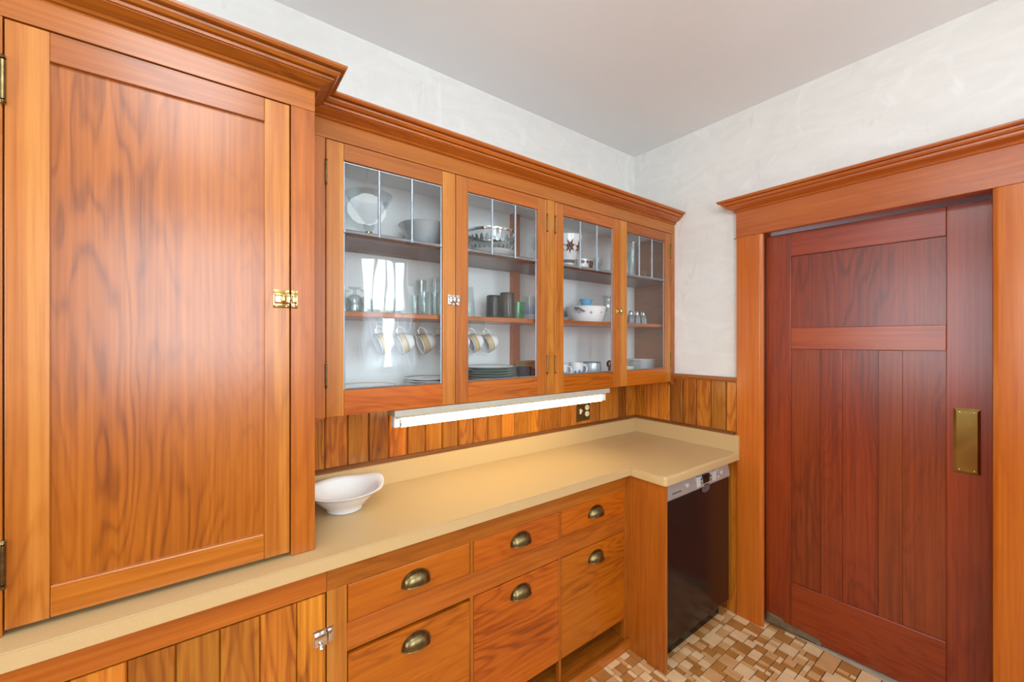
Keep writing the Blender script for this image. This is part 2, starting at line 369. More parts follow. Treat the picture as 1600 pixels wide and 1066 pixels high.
# ---- windows behind the camera
def window(name, axis, a0, a1, z0, z1, wallpos, nbars, outdir):
    """double-hung sash set in the wall thickness; axis 0: runs along x at y=wallpos, 1: along y at x=wallpos"""
    cen = ((a0+a1)/2, wallpos, z0) if axis == 0 else (wallpos, (a0+a1)/2, z0)
    w = thing(name, cen, kind='structure')
    def bx(p, q, d0, d1, zz0, zz1, b=.003):
        return (p, q, wallpos+min(d0*outdir, d1*outdir), wallpos+max(d0*outdir, d1*outdir), zz0, zz1) if axis == 0 else \
               (wallpos+min(d0*outdir, d1*outdir), wallpos+max(d0*outdir, d1*outdir), p, q, zz0, zz1)
    g = G()
    for p, q, r, t in ((a0, a0+.03, z0, z1), (a1-.03, a1, z0, z1), (a0+.03, a1-.03, z0, z0+.03), (a0+.03, a1-.03, z1-.03, z1)): g.box(*bx(p, q, .0, .12, r, t))
    part('window_frame', g, PAINTW, w)
    g = G()
    c = .09
    for p, q, r, t in ((a0-c, a0, z0-.02, z1+c), (a1, a1+c, z0-.02, z1+c), (a0, a1, z1, z1+c)): g.box(*bx(p, q, -.02, 0, r, t), b=.004)
    part('casing', g, WTR, w)
    part('window_sill', B(*bx(a0-c-.02, a1+c+.02, -.05, 0, z0-.05, z0-.02), b=.005), WX if axis == 0 else WY, w)
    zm = (z0+z1)/2
    for k, (r, t) in enumerate(((zm, z1-.03), (z0+.03, zm))):
        g = G(); dd = .05 + .03*(1-k); s = .035
        for p, q, rr, tt in ((a0+.03, a0+.03+s, r, t), (a1-.03-s, a1-.03, r, t), (a0+.03+s, a1-.03-s, r, r+s), (a0+.03+s, a1-.03-s, t-s, t)): g.box(*bx(p, q, dd-.015, dd+.015, rr, tt))
        if k == 0:
            for i in range(nbars):
                u = a0 + .065 + (a1-a0-.13)*(i+1)/(nbars+1); g.box(*bx(u-.008, u+.008, dd-.012, dd+.012, r+s, t-s))
        sash = part('sash', g, PAINTW, w)
        part('glass_pane', B(*bx(a0+.066, a1-.066, dd-.002, dd+.002, r+s+.001, t-s-.001)), WPANE, sash)
    return w
window('window_1', 0, -1.09, -.50, 1.15, 2.45, YB, 3, -1)
window('window_2', 0, -3.05, -1.75, 1.15, 2.45, YB, 5, -1)
window('window_3', 1, -2.05, -.85, 1.00, 2.40, XL, 5, -1)
def curtain(x0, x1, z0, z1, y, label, n=60):
    v = []; f = []
    for j in range(9):
        for i in range(n+1):
            t = i/n; fl = .5 + .5*j/8
            v.append((x0+(x1-x0)*t + .01*math.sin(j*.9+t*9)*fl, y + .016*math.sin(t*2*PI*7 + .3*math.sin(j))*fl, z1+(z0-z1)*j/8))
    for j in range(8):
        for i in range(n): f.append((j*(n+1)+i, j*(n+1)+i+1, (j+1)*(n+1)+i+1, (j+1)*(n+1)+i))
    o = part('sheer_curtain', G().add(v, f), CURT, smooth=80)
    tag(o, label, 'curtain', 'cafe curtains of the narrow window')
curtain(-1.12, -.86, 1.21, 1.83, YB+.052, 'left white sheer cafe curtain seen reflected in glass door')
curtain(-.73, -.47, 1.21, 1.83, YB+.052, 'right white sheer cafe curtain seen reflected in glass door')
rod = part('curtain_rod', G().tube([(-1.16, YB+.055, 1.835), (-.43, YB+.055, 1.835)], .006).box(-1.155, -1.145, YB+.0, YB+.055, 1.83, 1.84).box(-.445, -.435, YB, YB+.055, 1.83, 1.84), BRASS)
tag(rod, 'thin brass curtain rod across the narrow window', 'rod')

# ---- unseen board wainscot added behind the camera, so low varnish reflects dark wood
for wl in (bpy.data.objects['wall_back'],):
    x = XL
    while x < -.10:
        part('board', G().prism([(x+.001, YB), (x+.001, YB+.014), (x+.004, YB+.018), (x+.166, YB+.018), (x+.169, YB+.014), (x+.169, YB)], 2, 0, 1.09), WBD, wl); x += .17
x = YB + .02
while x < -.10:
    part('board', G().prism([(XL, x+.001), (XL+.014, x+.001), (XL+.018, x+.004), (XL+.018, x+.166), (XL+.014, x+.169), (XL, x+.169)], 2, 0, .94), WBD, bpy.data.objects['wall_side']); x += .17

# ---- wainscot boards on both walls (each board a child of its wall)
def board(parent, axis, a, b, z0, z1, face, mat):
    c = .005
    if axis == 0:   # runs along x, faces -y
        pr = [(a+.0012, 0), (a+.0012, face+c), (a+c, face), (b-c, face), (b-.0012, face+c), (b-.0012, 0)]
    else:           # runs along y, faces -x ; a>b means descending
        pr = [(0, a-.0012), (face+c, a-.0012), (face, a-c), (face, b+c), (face+c, b+.0012), (0, b+.0012)]
    return part('board', G().prism(pr, 2, z0, z1), mat, parent)
board(wall_left, 0, -2.0905, -2.06, .60, 1.30, -.018, WBD)
xs = -2.06
while xs < -.03:
    board(wall_left, 0, xs, .0045 if xs > -.13 else xs+.0847, .60, 1.30, -.018, WBD); xs += .0847
ys = -.0170
for i in range(8):
    e = max(ys-.0865, -.682)
    if ys > -.681: board(wall_right, 1, ys, e, .0, 1.275, -.018, WBD)
    ys = e
struct('trim_1', G().prism([(0, 1.272), (-.024, 1.272), (-.030, 1.278), (-.032, 1.288), (-.028, 1.297), (0, 1.299)], 1, 0, 0) if False else
       G().sweep([(0, 1.270), (.024, 1.270), (.026, 1.277), (.033, 1.281), (.034, 1.292), (.028, 1.298), (0, 1.299)], [(0, -.302), (0, -.682)]), TRIMDY)
struct('trim_2', G().sweep([(.0, .982), (.030, .982), (.030, .990), (.024, .998), (.018, 1.0), (0, 1.0)], [(-2.09, -.0), (-.0, -.0), (0, -.674)]), TRIMD)

# ---- swing door, frame
dt = thing('trim_3', (0, -1.2, 0), kind='structure')
def casing_prof(y_out, y_in, s):   # plan polygon of a side casing, s = +1 when the opening is at lower y
    k = y_in + .017*s
    return [(0, y_out), (-.022, y_out), (-.022, k), (-.021, k-.004*s), (-.015, y_in+.002*s), (-.010, y_in), (0, y_in)]
part('casing', G().prism(casing_prof(-.682, -.812, 1), 2, 0, 2.063), WTR, dt, smooth=30)
part('casing', G().prism(casing_prof(-1.735, -1.588, -1), 2, 0, 2.063), WTR, dt, smooth=30)
part('header_board', B(-.024, 0, -1.735, -.680, 2.0635, 2.205, b=.002), WTRY, dt)
part('nail', G().tube([(-.020, -.681, 2.063), (-.020, -.668, 2.062)], .0022, 6), DBAND, dt)
CROWN = [(0, -.062), (.009, -.062), (.012, -.058), (.010, -.0545), (.007, -.0535), (.007, -.0525), (.037, -.040), (.037, -.0375), (.042, -.037), (.043, -.031), (.040, -.030), (.040, -.028), (.050, -.027), (.056, -.020), (.057, -.015), (.053, -.0145), (.053, -.0125), (.068, -.012), (.072, -.006), (.073, 0), (0, .001)]
def crown(z): return [(q, z+h) for q, h in CROWN]
part('crown_moulding', G().sweep(crown(2.265), [(-.001, -.680), (-.024, -.680), (-.024, -1.80)]), WTRY, dt)
part('jamb', B(0.0, .12, -.79, YJ1, 0, ZH), WTR, dt)
part('jamb', B(0.0, .12, YJ0, -1.598, 0, ZH), WTR, dt)
part('jamb', B(0.0, .12, -1.598, -.79, 2.068, ZH), WTRY, dt)
part('casing', G().box(.12, .14, -.79, -.68, 0, 2.2).box(.12, .14, -1.73, -1.598, 0, 2.2).box(.12, .14, -1.598, -.79, 2.068, 2.2), WTR, dt)
struct('trim_4', B(.048, .12, -1.598, -.79, -.003, .005, b=.002), THRESH)

DA = math.radians(4.0)
door = thing('door_1', (.045, -.825, 0), kind='structure', rotz=DA)   # local: -y along the leaf, +x into the hall
T = .040
U0, U1, ZT, ZB = -.022, .764, 2.055, .012
def dbox(u0, u1, z0, z1, d0=0.0, d1=T, b=.0): return B(d0, d1, -u1, -u0, z0, z1, b=b)
part('stile', dbox(U0, .0915, ZB, ZT, b=.003), MHZ, door)
part('stile', dbox(.6355, U1, ZB, ZT, b=.003), MHZ, door)
part('rail', dbox(.0917, .6353, 1.9335, ZT, b=.002), MHX, door)
part('rail', dbox(.0917, .6353, 1.459, 1.567, b=.002), MHX, door)
part('rail', dbox(.0917, .6353, ZB, .260, b=.002), MHX, door)
part('mullion', dbox(.2155, .2985, .2602, 1.4588, b=.002), MHZ, door)
part('mullion', dbox(.4265, .5045, .2602, 1.4588, b=.002), MHZ, door)
part('panel', dbox(.0917, .6353, 1.5675, 1.933, .011, T-.011), MHP, door)
for a, b in ((.0917, .2153), (.2987, .4263), (.5047, .6353)):
    part('panel', dbox(a, b, .2603, 1.4587, .011, T-.011), MHP, door)
# brass push plate, raised border and screws
g = G(); pu0, pu1, pz0, pz1 = .655, .729, .968, 1.229; bw = .009
def fr(u, z, d): return (d, -u, z)
v = [fr(pu0, pz0, 0), fr(pu1, pz0, 0), fr(pu1, pz1, 0), fr(pu0, pz1, 0),
     fr(pu0, pz0, -.002), fr(pu1, pz0, -.002), fr(pu1, pz1, -.002), fr(pu0, pz1, -.002),
     fr(pu0+bw, pz0+bw, -.009), fr(pu1-bw, pz0+bw, -.009), fr(pu1-bw, pz1-bw, -.009), fr(pu0+bw, pz1-bw, -.009)]
g.add(v, [(0,1,2,3)] + [(i, (i+1) % 4, 4+(i+1) % 4, 4+i) for i in range(4)] + [(4+i, 4+(i+1) % 4, 8+(i+1) % 4, 8+i) for i in range(4)] + [(8,9,10,11)])
pp = part('push_plate', g, BRASSP, door, label='bevelled brass push plate')
for u, z in ((pu0+.017, pz0+.015), (pu1-.017, pz0+.015), (pu0+.017, pz1-.015), (pu1-.017, pz1-.015)):
    part('screw', G().lathe([(0, -.0025), (.003, -.0015), (.0035, 0), (0, 0)], (-.009, -u, z), 10, M=Matrix.Rotation(PI/2, 4, 'Y')), BRASS, pp, smooth=True)
# floor pivot hinge: stepped cast plate that tapers along the bottom rail
g = G()
pol = [(-.018, .004), (-.018, .062), (.03, .060), (.055, .055), (.062, .046), (.11, .044), (.18, .042), (.205, .036), (.218, .024), (.221, .004)]
g.prism([(-u, z) for u, z in pol], 0, -.006, -.0005)
g.box(-.010, -.0055, -.062, -.048, .022, .05, b=.003).box(-.008, -.005, -.04, .008, .018, .055, b=.002)
g.box(-.006, T+.004, -.20, .015, .0065, .0115)
part('floor_hinge', g, HINGEM, door, label='worn metal floor hinge')

# ------------------------------------------------------------------ floor tiles
UN = .0235
nx, ny = int((2*UN - XL)/UN), int((0 - YB)/UN)
occ = [[None]*ny for _ in range(nx)]
rng = random.Random(11)
SHAPES = [(3, 3), (3, 3), (3, 3), (2, 2), (2, 2), (2, 2), (1, 3), (1, 3), (1, 3), (1, 2), (1, 2), (1, 2), (2, 2)]
tiles = []
for i in range(nx):
    for j in range(ny):
        if occ[i][j] is not None: continue
        for _ in range(14):
            w, h = rng.choice(SHAPES)
            if _ > 9: w, h = rng.choice(((1, 2), (2, 1), (1, 3), (1, 1)))
            if i+w <= nx and j+h <= ny and all(occ[a][b] is None for a in range(i, i+w) for b in range(j, j+h)): break
        else: w = h = 1
        near = [occ[i-1][b] for b in range(j, j+h) if i] + [occ[a][j-1] for a in range(i, i+w) if j]
        for _ in range(3):
            k = rng.choice((0, 0, 0, 1, 1, 2, 2) if w*h > 2 else (0, 0, 1, 1, 2))
            if k not in near: break
        for a in range(i, i+w):
            for b in range(j, j+h): occ[a][b] = k
        tiles.append((2*UN-(i+w)*UN, -(j+h)*UN, w, h, k))
def tilemesh(w, h):
    e, t, c = .0017, .0024, .0007
    X, Y = w*UN, h*UN
    return [(e, e, -.003), (X-e, e, -.003), (X-e, Y-e, -.003), (e, Y-e, -.003), (e+c, e+c, 0), (X-e-c, e+c, 0), (X-e-c, Y-e-c, 0), (e+c, Y-e-c, 0)], \
           [(0,1,5,4), (1,2,6,5), (2,3,7,6), (3,0,4,7), (4,5,6,7)]
FW = Vector((math.cos(YAW), math.sin(YAW), 0)); RT = Vector((math.sin(YAW), -math.cos(YAW), 0))
def pix(x, y, z):
    d = Vector((x, y, z)) - CAM; dep = d.dot(FW)
    return (800 + FPX*d.dot(RT)/dep, 533 - FPX*d.z/dep, dep) if dep > .05 else (-1, -1, -1)
inview, rest = [], []
for t in tiles:
    x, y, w, h, k = t; cx, cy = x+w*UN/2, y+h*UN/2
    if (y > -.475) or (x > -.70 and y > -.60): continue
    px, py, dep = pix(cx, cy, 0)
    ok = dep > 0 and 800 < px < 1420 and py < 1085
    (inview if ok else rest).append((w*h/dep**2 if dep > 0 else 0, t))
inview.sort(reverse=True)
TM = {}
for n, (_, (x, y, w, h, k)) in enumerate(inview):
    if n >= 300: rest.append((0, (x, y, w, h, k))); continue
    if (w, h, k) not in TM:
        me = bpy.data.meshes.new('tile'); v, f = tilemesh(w, h); me.from_pydata(v, [], f); me.materials.append(TILES[k]); TM[(w, h, k)] = me
    o = bpy.data.objects.new('tile', TM[(w, h, k)]); COL.objects.link(o); o.parent = floor; o.location = Vector((x, y, 0)) - world(floor)
g = G()
for _, (x, y, w, h, k) in rest:
    v, f = tilemesh(w, h); g.add([(p[0]+x, p[1]+y, p[2]) for p in v], f, k)
o = part('tile_field', g, TILES, floor); o['kind'] = 'stuff'

# ------------------------------------------------------------------ hardware
def hinge(parent, x, y, z, L=.08, r=.0042):
    g = G().tube([(x, y-r, z-L/2), (x, y-r, z+L/2)], r, 10).lathe([(0, 0), (r*1.3, r*.8), (r*.9, r*2.2), (0, r*3)], (x, y-r, z+L/2), 10)
    g.lathe([(0, 0), (r*1.3, -r*.8), (r*.9, -r*2.2), (0, -r*3)], (x, y-r, z-L/2), 10)
    for k in (-.17, .17): g.tube([(x, y-r, z+k*L-.0006), (x, y-r, z+k*L+.0006)], r*1.12, 10)
    return part('hinge', g, BRASSD, parent, smooth=35)
def latch(pdoor, pkeep, x, y, z, mat, w=.042, h=.050):
    """spring cupboard latch: plate, raised case and thumb knob left of x, strike right of x"""
    g = G().box(x-w, x-.002, y-.002, y, z-h/2, z+h/2, b=.0009).box(x-w+.003, x-.001, y-.011, y-.002, z-h*.28, z+h*.28, b=.002)
    g.tube([(x-w*.45, y-.010, z), (x-w*.45, y-.017, z)], .0035, 10)
    kn = Matrix.Diagonal((.8, .62, 1.25, 1))
    g.lathe([(0, -.010), (.006, -.0075), (.0095, 0), (.006, .0075), (0, .010)], (x-w*.45, y-.020, z), 16, M=kn)
    for dx in (.010, w-.008):
        for s in (-1, 1): g.lathe([(0, -.0016), (.0022, -.001), (.0026, 0)], (x-dx, y-.002, z+s*h*.40), 8, M=Matrix.Rotation(-PI/2, 4, 'X') @ Matrix.Diagonal((1, 1, 1, 1)))
    g.tube([(x-.004, y-.006, z), (x+.008, y-.006, z)], .0045, 8)
    part('latch', g, mat, pdoor, smooth=35, label='small spring latch with thumb knob')
    g = G().box(x+.002, x+.019, y-.002, y, z-h/2, z+h/2, b=.0009).box(x+.003, x+.016, y-.011, y-.002, z-h*.24, z+h*.24, b=.002)
    for s in (-1, 1): g.lathe([(0, -.0016), (.0022, -.001), (.0026, 0)], (x+.010, y-.002, z+s*h*.40), 8, M=Matrix.Rotation(-PI/2, 4, 'X'))
    part('latch_strike', g, mat, pkeep, smooth=35)
PULLG = None
def cup_pull(parent, x, y, z, wd=.092, ht=.040, dp=.026):
    g = G(); nu, nv = 22, 8; v = []; f = []
    for j in range(nv+1):
        b = PI/2*j/nv
        for i in range(nu+1):
            a = PI*i/nu; s = math.sin(a)**.8 if 0 < i < nu else 0
            v.append((x-wd/2*math.cos(a), y-.0015-dp*s*math.sin(b), z-ht*.45+ht*s*math.cos(b)))
    for j in range(nv):
        for i in range(nu): f.append((j*(nu+1)+i, j*(nu+1)+i+1, (j+1)*(nu+1)+i+1, (j+1)*(nu+1)+i))
    g.add(v, f)
    # flat flange behind the shell
    pol = [(x-(wd/2+.005)*math.cos(PI*i/nu), z-ht*.45-.002+(ht+.007)*math.sin(PI*i/nu)**.8) for i in range(nu+1)]
    pin = [(x-(wd/2-.004)*math.cos(PI*i/nu), z-ht*.45+(ht-.003)*math.sin(PI*i/nu)**.8) for i in range(nu+1)]
    vv = [(p[0], y-.003, p[1]) for p in pol] + [(p[0], y-.003, p[1]) for p in pin] + [(p[0], y, p[1]) for p in pol]
    n = nu+1; ff = []
    for i in range(nu): ff += [(i, i+1, n+i+1, n+i), (2*n+i, 2*n+i+1, i+1, i)]
    g.add(vv, ff)
    # rolled lip
    g.tube([(x-wd/2*math.cos(PI*i/nu), y-.0015-dp*math.sin(PI*i/nu)**.8 if 0 < i < nu else y-.0015, z-ht*.45) for i in range(nu+1)], .0016, 6)
    return part('cup_pull', g, BRASSD, parent, smooth=50, label='aged brass cup pull')

# ------------------------------------------------------------------ tall cupboard standing on the counter
YT = -.44
tc = thing('tall_cupboard', (-2.41, -.22, .892), 'tall fir cupboard with one big panelled door standing on counter', 'cupboard')
X0, X1 = -2.745, -2.092
part('carcass', G().box(X0, X0+.02, YT+.022, -.001, .893, 2.285).box(X1-.02, X1, YT+.022, -.001, .893, 2.285).box(X0+.02, X1-.02, YT+.022, -.02, 2.17, 2.19).box(X0+.02, X1-.02, -.02, -.001, .893, 2.285), WZ, tc)
part('interior_floor', B(X0+.021, X1-.021, YT+.03, -.021, .893, .897), DARKIN, tc)
part('stile', B(X0, -2.6785, YT, YT+.021, .893, 2.1665, b=.0015), WZ, tc)
keep_t = part('stile', B(-2.1545, X1, YT, YT+.021, .893, 2.1665, b=.0015), WZ, tc)
part('frieze_board', B(X0, X1, YT, YT+.021, 2.167, 2.285, b=.001), WX, tc)
part('crown_moulding', G().sweep(crown(2.289), [(X0, YT), (X1, YT), (X1, -.3015)]), WX, tc)
d = part('door', B(-2.6135, -2.2175, YT+.009, YT+.016, .972, 2.102), WP, tc, label='wide figured fir door panel')
part('stile', B(-2.676, -2.6130, YT, YT+.021, .905, 2.163, b=.0015), WH, d)
part('stile', B(-2.2180, -2.1575, YT, YT+.021, .905, 2.163, b=.0015), WH, d)
part('rail', B(-2.6128, -2.2182, YT, YT+.021, 2.1005, 2.163, b=.0012), WX, d)
part('rail', B(-2.6128, -2.2182, YT, YT+.021, .905, .974, b=.003), WX, d)
hinge(d, -2.677, YT, 2.035); hinge(d, -2.677, YT, 1.042)
latch(d, keep_t, -2.156, YT, 1.617, BRASS)

# ------------------------------------------------------------------ glass-door wall cabinet
YG = -.30
gc = thing('glass_cabinet', (-1.04, -.15, 1.247), 'fir wall cabinet with four leaded glass doors above counter', 'cabinet')
XA = X1 + .001
part('back_panel', B(XA, -.001, -.010, -.0005, 1.302, 2.2), WHITEIN, gc)
part('end_panel', B(-.016, -.001, YG+.022, -.0105, 1.249, 2.2), TRIMDY, gc, label='dark fir end panel')
part('end_panel', B(XA, XA+.016, YG+.022, -.0105, 1.249, 2.2), WHITEIN, gc)
part('bottom_board', B(XA+.017, -.017, YG+.022, -.0105, 1.285, 1.303), WX, gc)
part('bottom_liner', B(XA+.017, -.017, YG+.022, -.011, 1.3032, 1.305), WHITEIN, gc)
part('top_board', B(XA+.017, -.017, YG+.022, -.0105, 2.165, 2.185), WHITEIN, gc)
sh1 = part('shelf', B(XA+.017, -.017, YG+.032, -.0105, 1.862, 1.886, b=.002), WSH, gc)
sh2 = part('shelf', B(XA+.017, -.017, YG+.026, -.0105, 1.585, 1.603, b=.002), WX, gc)
part('back_post', G().box(-1.072, -1.026, -.040, -.0105, 1.3052, 1.5845).box(-1.072, -1.026, -.040, -.0105, 1.6035, 1.8615).box(-1.072, -1.026, -.040, -.0105, 1.8865, 2.1645), WTRY, gc)
part('stile', B(XA, -2.0345, YG, YG+.021, 1.247, 2.1665, b=.0015), WZ, gc)
part('stile', B(-1.0665, -1.0185, YG, YG+.021, 1.247, 2.1665, b=.0015), WH, gc)
part('stile', B(-.0465, -.001, YG, YG+.021, 1.247, 2.1665, b=.0015), WH, gc)
part('frieze_board', B(XA, -.001, YG, YG+.021, 2.167, 2.285, b=.001), WX, gc)
part('crown_moulding', G().sweep(crown(2.289), [(XA, YG), (-.001, YG)]), WX, gc)
for xx, s in ((XA, 1), (-.001, -1)):
    part('bracket', G().prism([(xx, 1.2468), (xx+s*.048, 1.2468), (xx+s*.036, 1.238), (xx+s*.004, 1.212), (xx, 1.212)], 1, YG+.001, YG+.020), WZ, gc)
doors = []
for i, (a, b) in enumerate(((-2.032, -1.5535), (-1.5505, -1.069), (-1.016, -.5325), (-.5295, -.049))):
    z0, z1, st = 1.249, 2.1640, .0555
    ga, gb, gz0, gz1 = a+st, b-st, 1.334, 2.1075
    d = part('door', G().box(a, ga, YG-.001, YG+.020, z0, z1, b=.002).box(gb, b, YG-.001, YG+.020, z0, z1, b=.002), WH, gc)
    part('rail', B(ga+.0003, gb-.0003, YG-.001, YG+.020, gz1, z1, b=.0015), WX, d)
    part('rail', B(ga+.0003, gb-.0003, YG-.001, YG+.020, z0, gz0, b=.0015), WDR, d)
    yp = YG+.010
    zl = 1.872
    cw = (gb-ga)/3
    for k in range(3):
        part('glass_pane', B(ga+k*cw+.001, ga+(k+1)*cw-.001, yp-.0012, yp+.0012, zl+.002, gz1-.001), PANE, d)
    part('glass_pane', B(ga+.001, gb-.001, yp-.0012, yp+.0012, gz0+.001, zl-.002), PANE, d)
    for k in (1, 2):
        part('lead_came', G().tube([(ga+k*cw, yp-.001, zl), (ga+k*cw, yp-.001, gz1-.002)], .0048, 8), LEAD, d, smooth=True)
    g = G().tube([(ga+.001, yp-.001, zl), (gb-.001, yp-.001, zl)], .0058, 8)
    for q in (ga+.004, ga+cw, ga+2*cw, gb-.004): g.lathe([(0, -.008), (.006, -.005), (.0075, 0), (.006, .005), (0, .008)], (q, yp-.001, zl), 10)
    part('lead_came', g, LEAD, d, smooth=True)
    g = G()
    for q in (ga+.003, gb-.003): g.tube([(q, yp, gz0), (q, yp, gz1)], .003, 6)
    for q in (gz0+.003, gz1-.003): g.tube([(ga, yp, q), (gb, yp, q)], .003, 6)
    part('lead_came', g, LEAD, d, smooth=True)
    hx = a-.001 if i % 2 == 0 else b+.001
    hinge(d, hx, YG, 2.055, L=.068, r=.0036); hinge(d, hx, YG, 1.388, L=.068, r=.0036)
    doors.append(d)
latch(doors[0], doors[1], -1.552, YG, 1.662, CHROME, w=.034, h=.042)
latch(doors[2], doors[3], -.531, YG, 1.662, BRASS, w=.034, h=.042)
# cup hooks under the middle shelf are built with the cups below

# ------------------------------------------------------------------ worktop
YC, YD, XS = -.504, -.695, -.716
ct = thing('countertop', (-1.4, -.3, .852), 'long beige laminate worktop with upstand and a stepped-out right end', 'countertop')
bm = bmesh.new()
L_ = [(X0-.01, -.0005), (X0-.01, YC), (XS, YC), (XS, YD), (-.0185, YD), (-.0185, -.0005)]
lo = [bm.verts.new((x, y, .852)) for x, y in L_]; hi = [bm.verts.new((x, y, .892)) for x, y in L_]
bm.faces.new(lo[::-1]); bm.faces.new(hi)
for i in range(6): bm.faces.new((lo[i], lo[(i+1) % 6], hi[(i+1) % 6], hi[i]))
nose = [e for e in bm.edges if all(abs(q.co.z-.892) < 1e-5 for q in e.verts) and all(q.co.y < -.1 for q in e.verts)]
vert = [e for e in bm.edges if abs(e.verts[0].co.z-e.verts[1].co.z) > .01 and all(abs(q.co.x-XS) < 1e-5 and abs(q.co.y-YD) < 1e-5 for q in e.verts)]
bmesh.ops.bevel(bm, geom=vert, offset=.016, segments=4, profile=.5, affect='EDGES')
nose = [e for e in bm.edges if all(abs(q.co.z-.892) < 1e-5 for q in e.verts) and all(q.co.y < YD+.017 for q in e.verts)]
bmesh.ops.bevel(bm, geom=nose, offset=.011, segments=4, profile=.5, affect='EDGES')
bm.verts.index_update()
part('worktop', G().add([q.co[:] for q in bm.verts], [[q.index for q in fc.verts] for fc in bm.faces]), LAM, ct, smooth=35)
bm.free()
part('edge_seam', G().box(X0-.0095, XS-.0003, YC-.0004, YC+.001, .8878, .8886).box(XS-.0004, XS+.001, YD+.017, YC-.0004, .8878, .8886), TANE, ct, label='thin dark laminate seam along the front edge')
part('upstand', G().prism([(-.0185, .8925), (-.0185, .982), (-.032, .982), (-.036, .979), (-.036, .8925)], 0, -2.09, -.019), LAM, ct)
part('upstand', G().prism([(-.019, .8925), (-.019, .982), (-.032, .982), (-.036, .979), (-.036, .8925)], 1, -.677, -.037), LAM, ct)
part('end_cap', G().prism([(-.0185, .850), (-.0185, .985), (-.037, .985), (-.037, .893), (-.037, .850)], 1, -.697, -.6775), LAM, ct)

# ------------------------------------------------------------------ base cabinets
YF = -.475
bc = thing('drawer_cabinet', (-1.38, -.24, 0), 'fir base cabinet with three drawers above three tilt-out bins', 'cabinet')
XD0, XD1 = -2.0675, -.7015
part('carcass', G().box(XD0+.002, XD0+.02, YF+.022, -.02, .05, .851).box(XD1-.016, XD1-.001, YF+.022, -.02, .05, .851).box(XD0+.02, XD1-.016, -.035, -.02, .05, .851), WZ, bc)
part('recess_shade_sheet', B(XD0+.021, XD1-.017, YF+.11, YF+.115, .02, .84), DARKIN, bc)  # near-black sheet behind the bins, recess shade put into its colour
part('top_rail', B(XD0, XD1, YF, YF+.021, .7785, .851, b=.001), WX, bc)
part('stile', B(XD0, -2.0115, YF, YF+.021, .05, .778, b=.001), WH, bc)
part('stile', B(-.7215, XD1, YF, YF+.021, .05, .778, b=.001), WZ, bc)
part('middle_rail', B(-2.0113, -.7217, YF, YF+.021, .5805, .664, b=.001), WX, bc)
XB = ((-2.0105, -1.5905), (-1.5755, -1.1555), (-1.1425, -.7225))
for q in ((-1.5897, -1.5763), (-1.1547, -1.1433)):
    part('stile', B(*q, YF+.001, YF+.021, .6645, .778), WZ, bc)
    part('stile', B(*q, YF+.001, YF+.021, .05, .580), WZ, bc)
for i, (a, b) in enumerate(XB):
    dr = part('drawer', B(a+.0012, b-.0012, YF-.0005, YF+.020, .6655, .7770, b=.0018), WDR, bc)
    xc = (a+b)/2 + .005
    cup_pull(dr, xc, YF-.0005, .726)
    bn = part('bin', B(a+.0012, b-.0012, YF-.001, YF+.019, .150, .5765 if i else .5690, b=.0025), WDR, bc)
    if i == 0:
        bn.rotation_euler = (math.radians(.5), 0, 0)
    cup_pull(bn, xc, YF-.001, .5225)
part('plinth', G().box(XD0, XD1, -.490, YF+.10, .0, .046, b=.001), WX, bc)
part('ledge', G().box(XD0, XD1, -.494, YF-.0005, .046, .054, b=.002).box(XD0+.02, XD1-.02, YF+.0, YF+.109, .0465, .052), WX, bc)

bb = thing('bead_board_cupboard', (-2.41, -.24, 0), 'fir base cupboard with a vertical board door below tall cupboard', 'cupboard')
part('carcass', G().box(X0, X0+.02, YF+.022, -.02, .0, .851).box(X0+.02, XD0-.001, -.035, -.02, .0, .851).box(X0+.02, XD0-.001, YF+.022, -.036, .05, .07), WZ, bb)
part('top_rail', B(X0, XD0-.0005, YF, YF+.021, .7785, .851, b=.001), WX, bb)
part('stile', B(X0, -2.669, YF, YF+.021, .0, .778, b=.001), WZ, bb)
part('bottom_rail', B(-2.6685, XD0-.0005, YF, YF+.021, .0, .07, b=.001), WX, bb)
dd = part('door', B(-2.666, XD0-.002, YF+.012, YF+.030, .073, .7745), WBD, bb, label='board door of narrow fir strips')
edges = [-2.666, -2.578, -2.488, -2.403, -2.317, -2.231, -2.118, XD0-.0022]
edges = [-2.666, -2.5775, -2.4875, -2.4025, -2.317, -2.2315, -2.1445, XD0-.0025]
for a, b in zip(edges, edges[1:]):
    c = .003
    part('board', G().prism([(a+.0007, YF+.0118), (a+.0007, YF+c), (a+c, YF), (b-c, YF), (b-.0007, YF+c), (b-.0007, YF+.0118)], 2, .073, .7745), WBD, dd)
def surf_latch(pd, pk, x, y, z):
    g = G().box(x-.036, x-.001, y-.002, y, z-.022, z+.022, b=.0009).box(x-.034, x, y-.014, y-.002, z-.020, z+.012, b=.003)
    g.tube([(x-.018, y-.012, z-.012), (x-.018, y-.022, z-.014)], .003, 8).lathe([(0, -.006), (.005, -.004), (.007, 0), (.005, .004), (0, .006)], (x-.018, y-.024, z-.016), 12)
    part('latch', g, CHROME, pd, smooth=35, label='worn nickel spring latch')
    part('latch_strike', G().box(x+.002, x+.020, y-.002, y, z-.022, z+.022, b=.0009).box(x+.002, x+.014, y-.012, y-.002, z-.018, z+.014, b=.003), CHROME, pk, smooth=35)
surf_latch(dd, bb, XD0-.001, YF, .655)

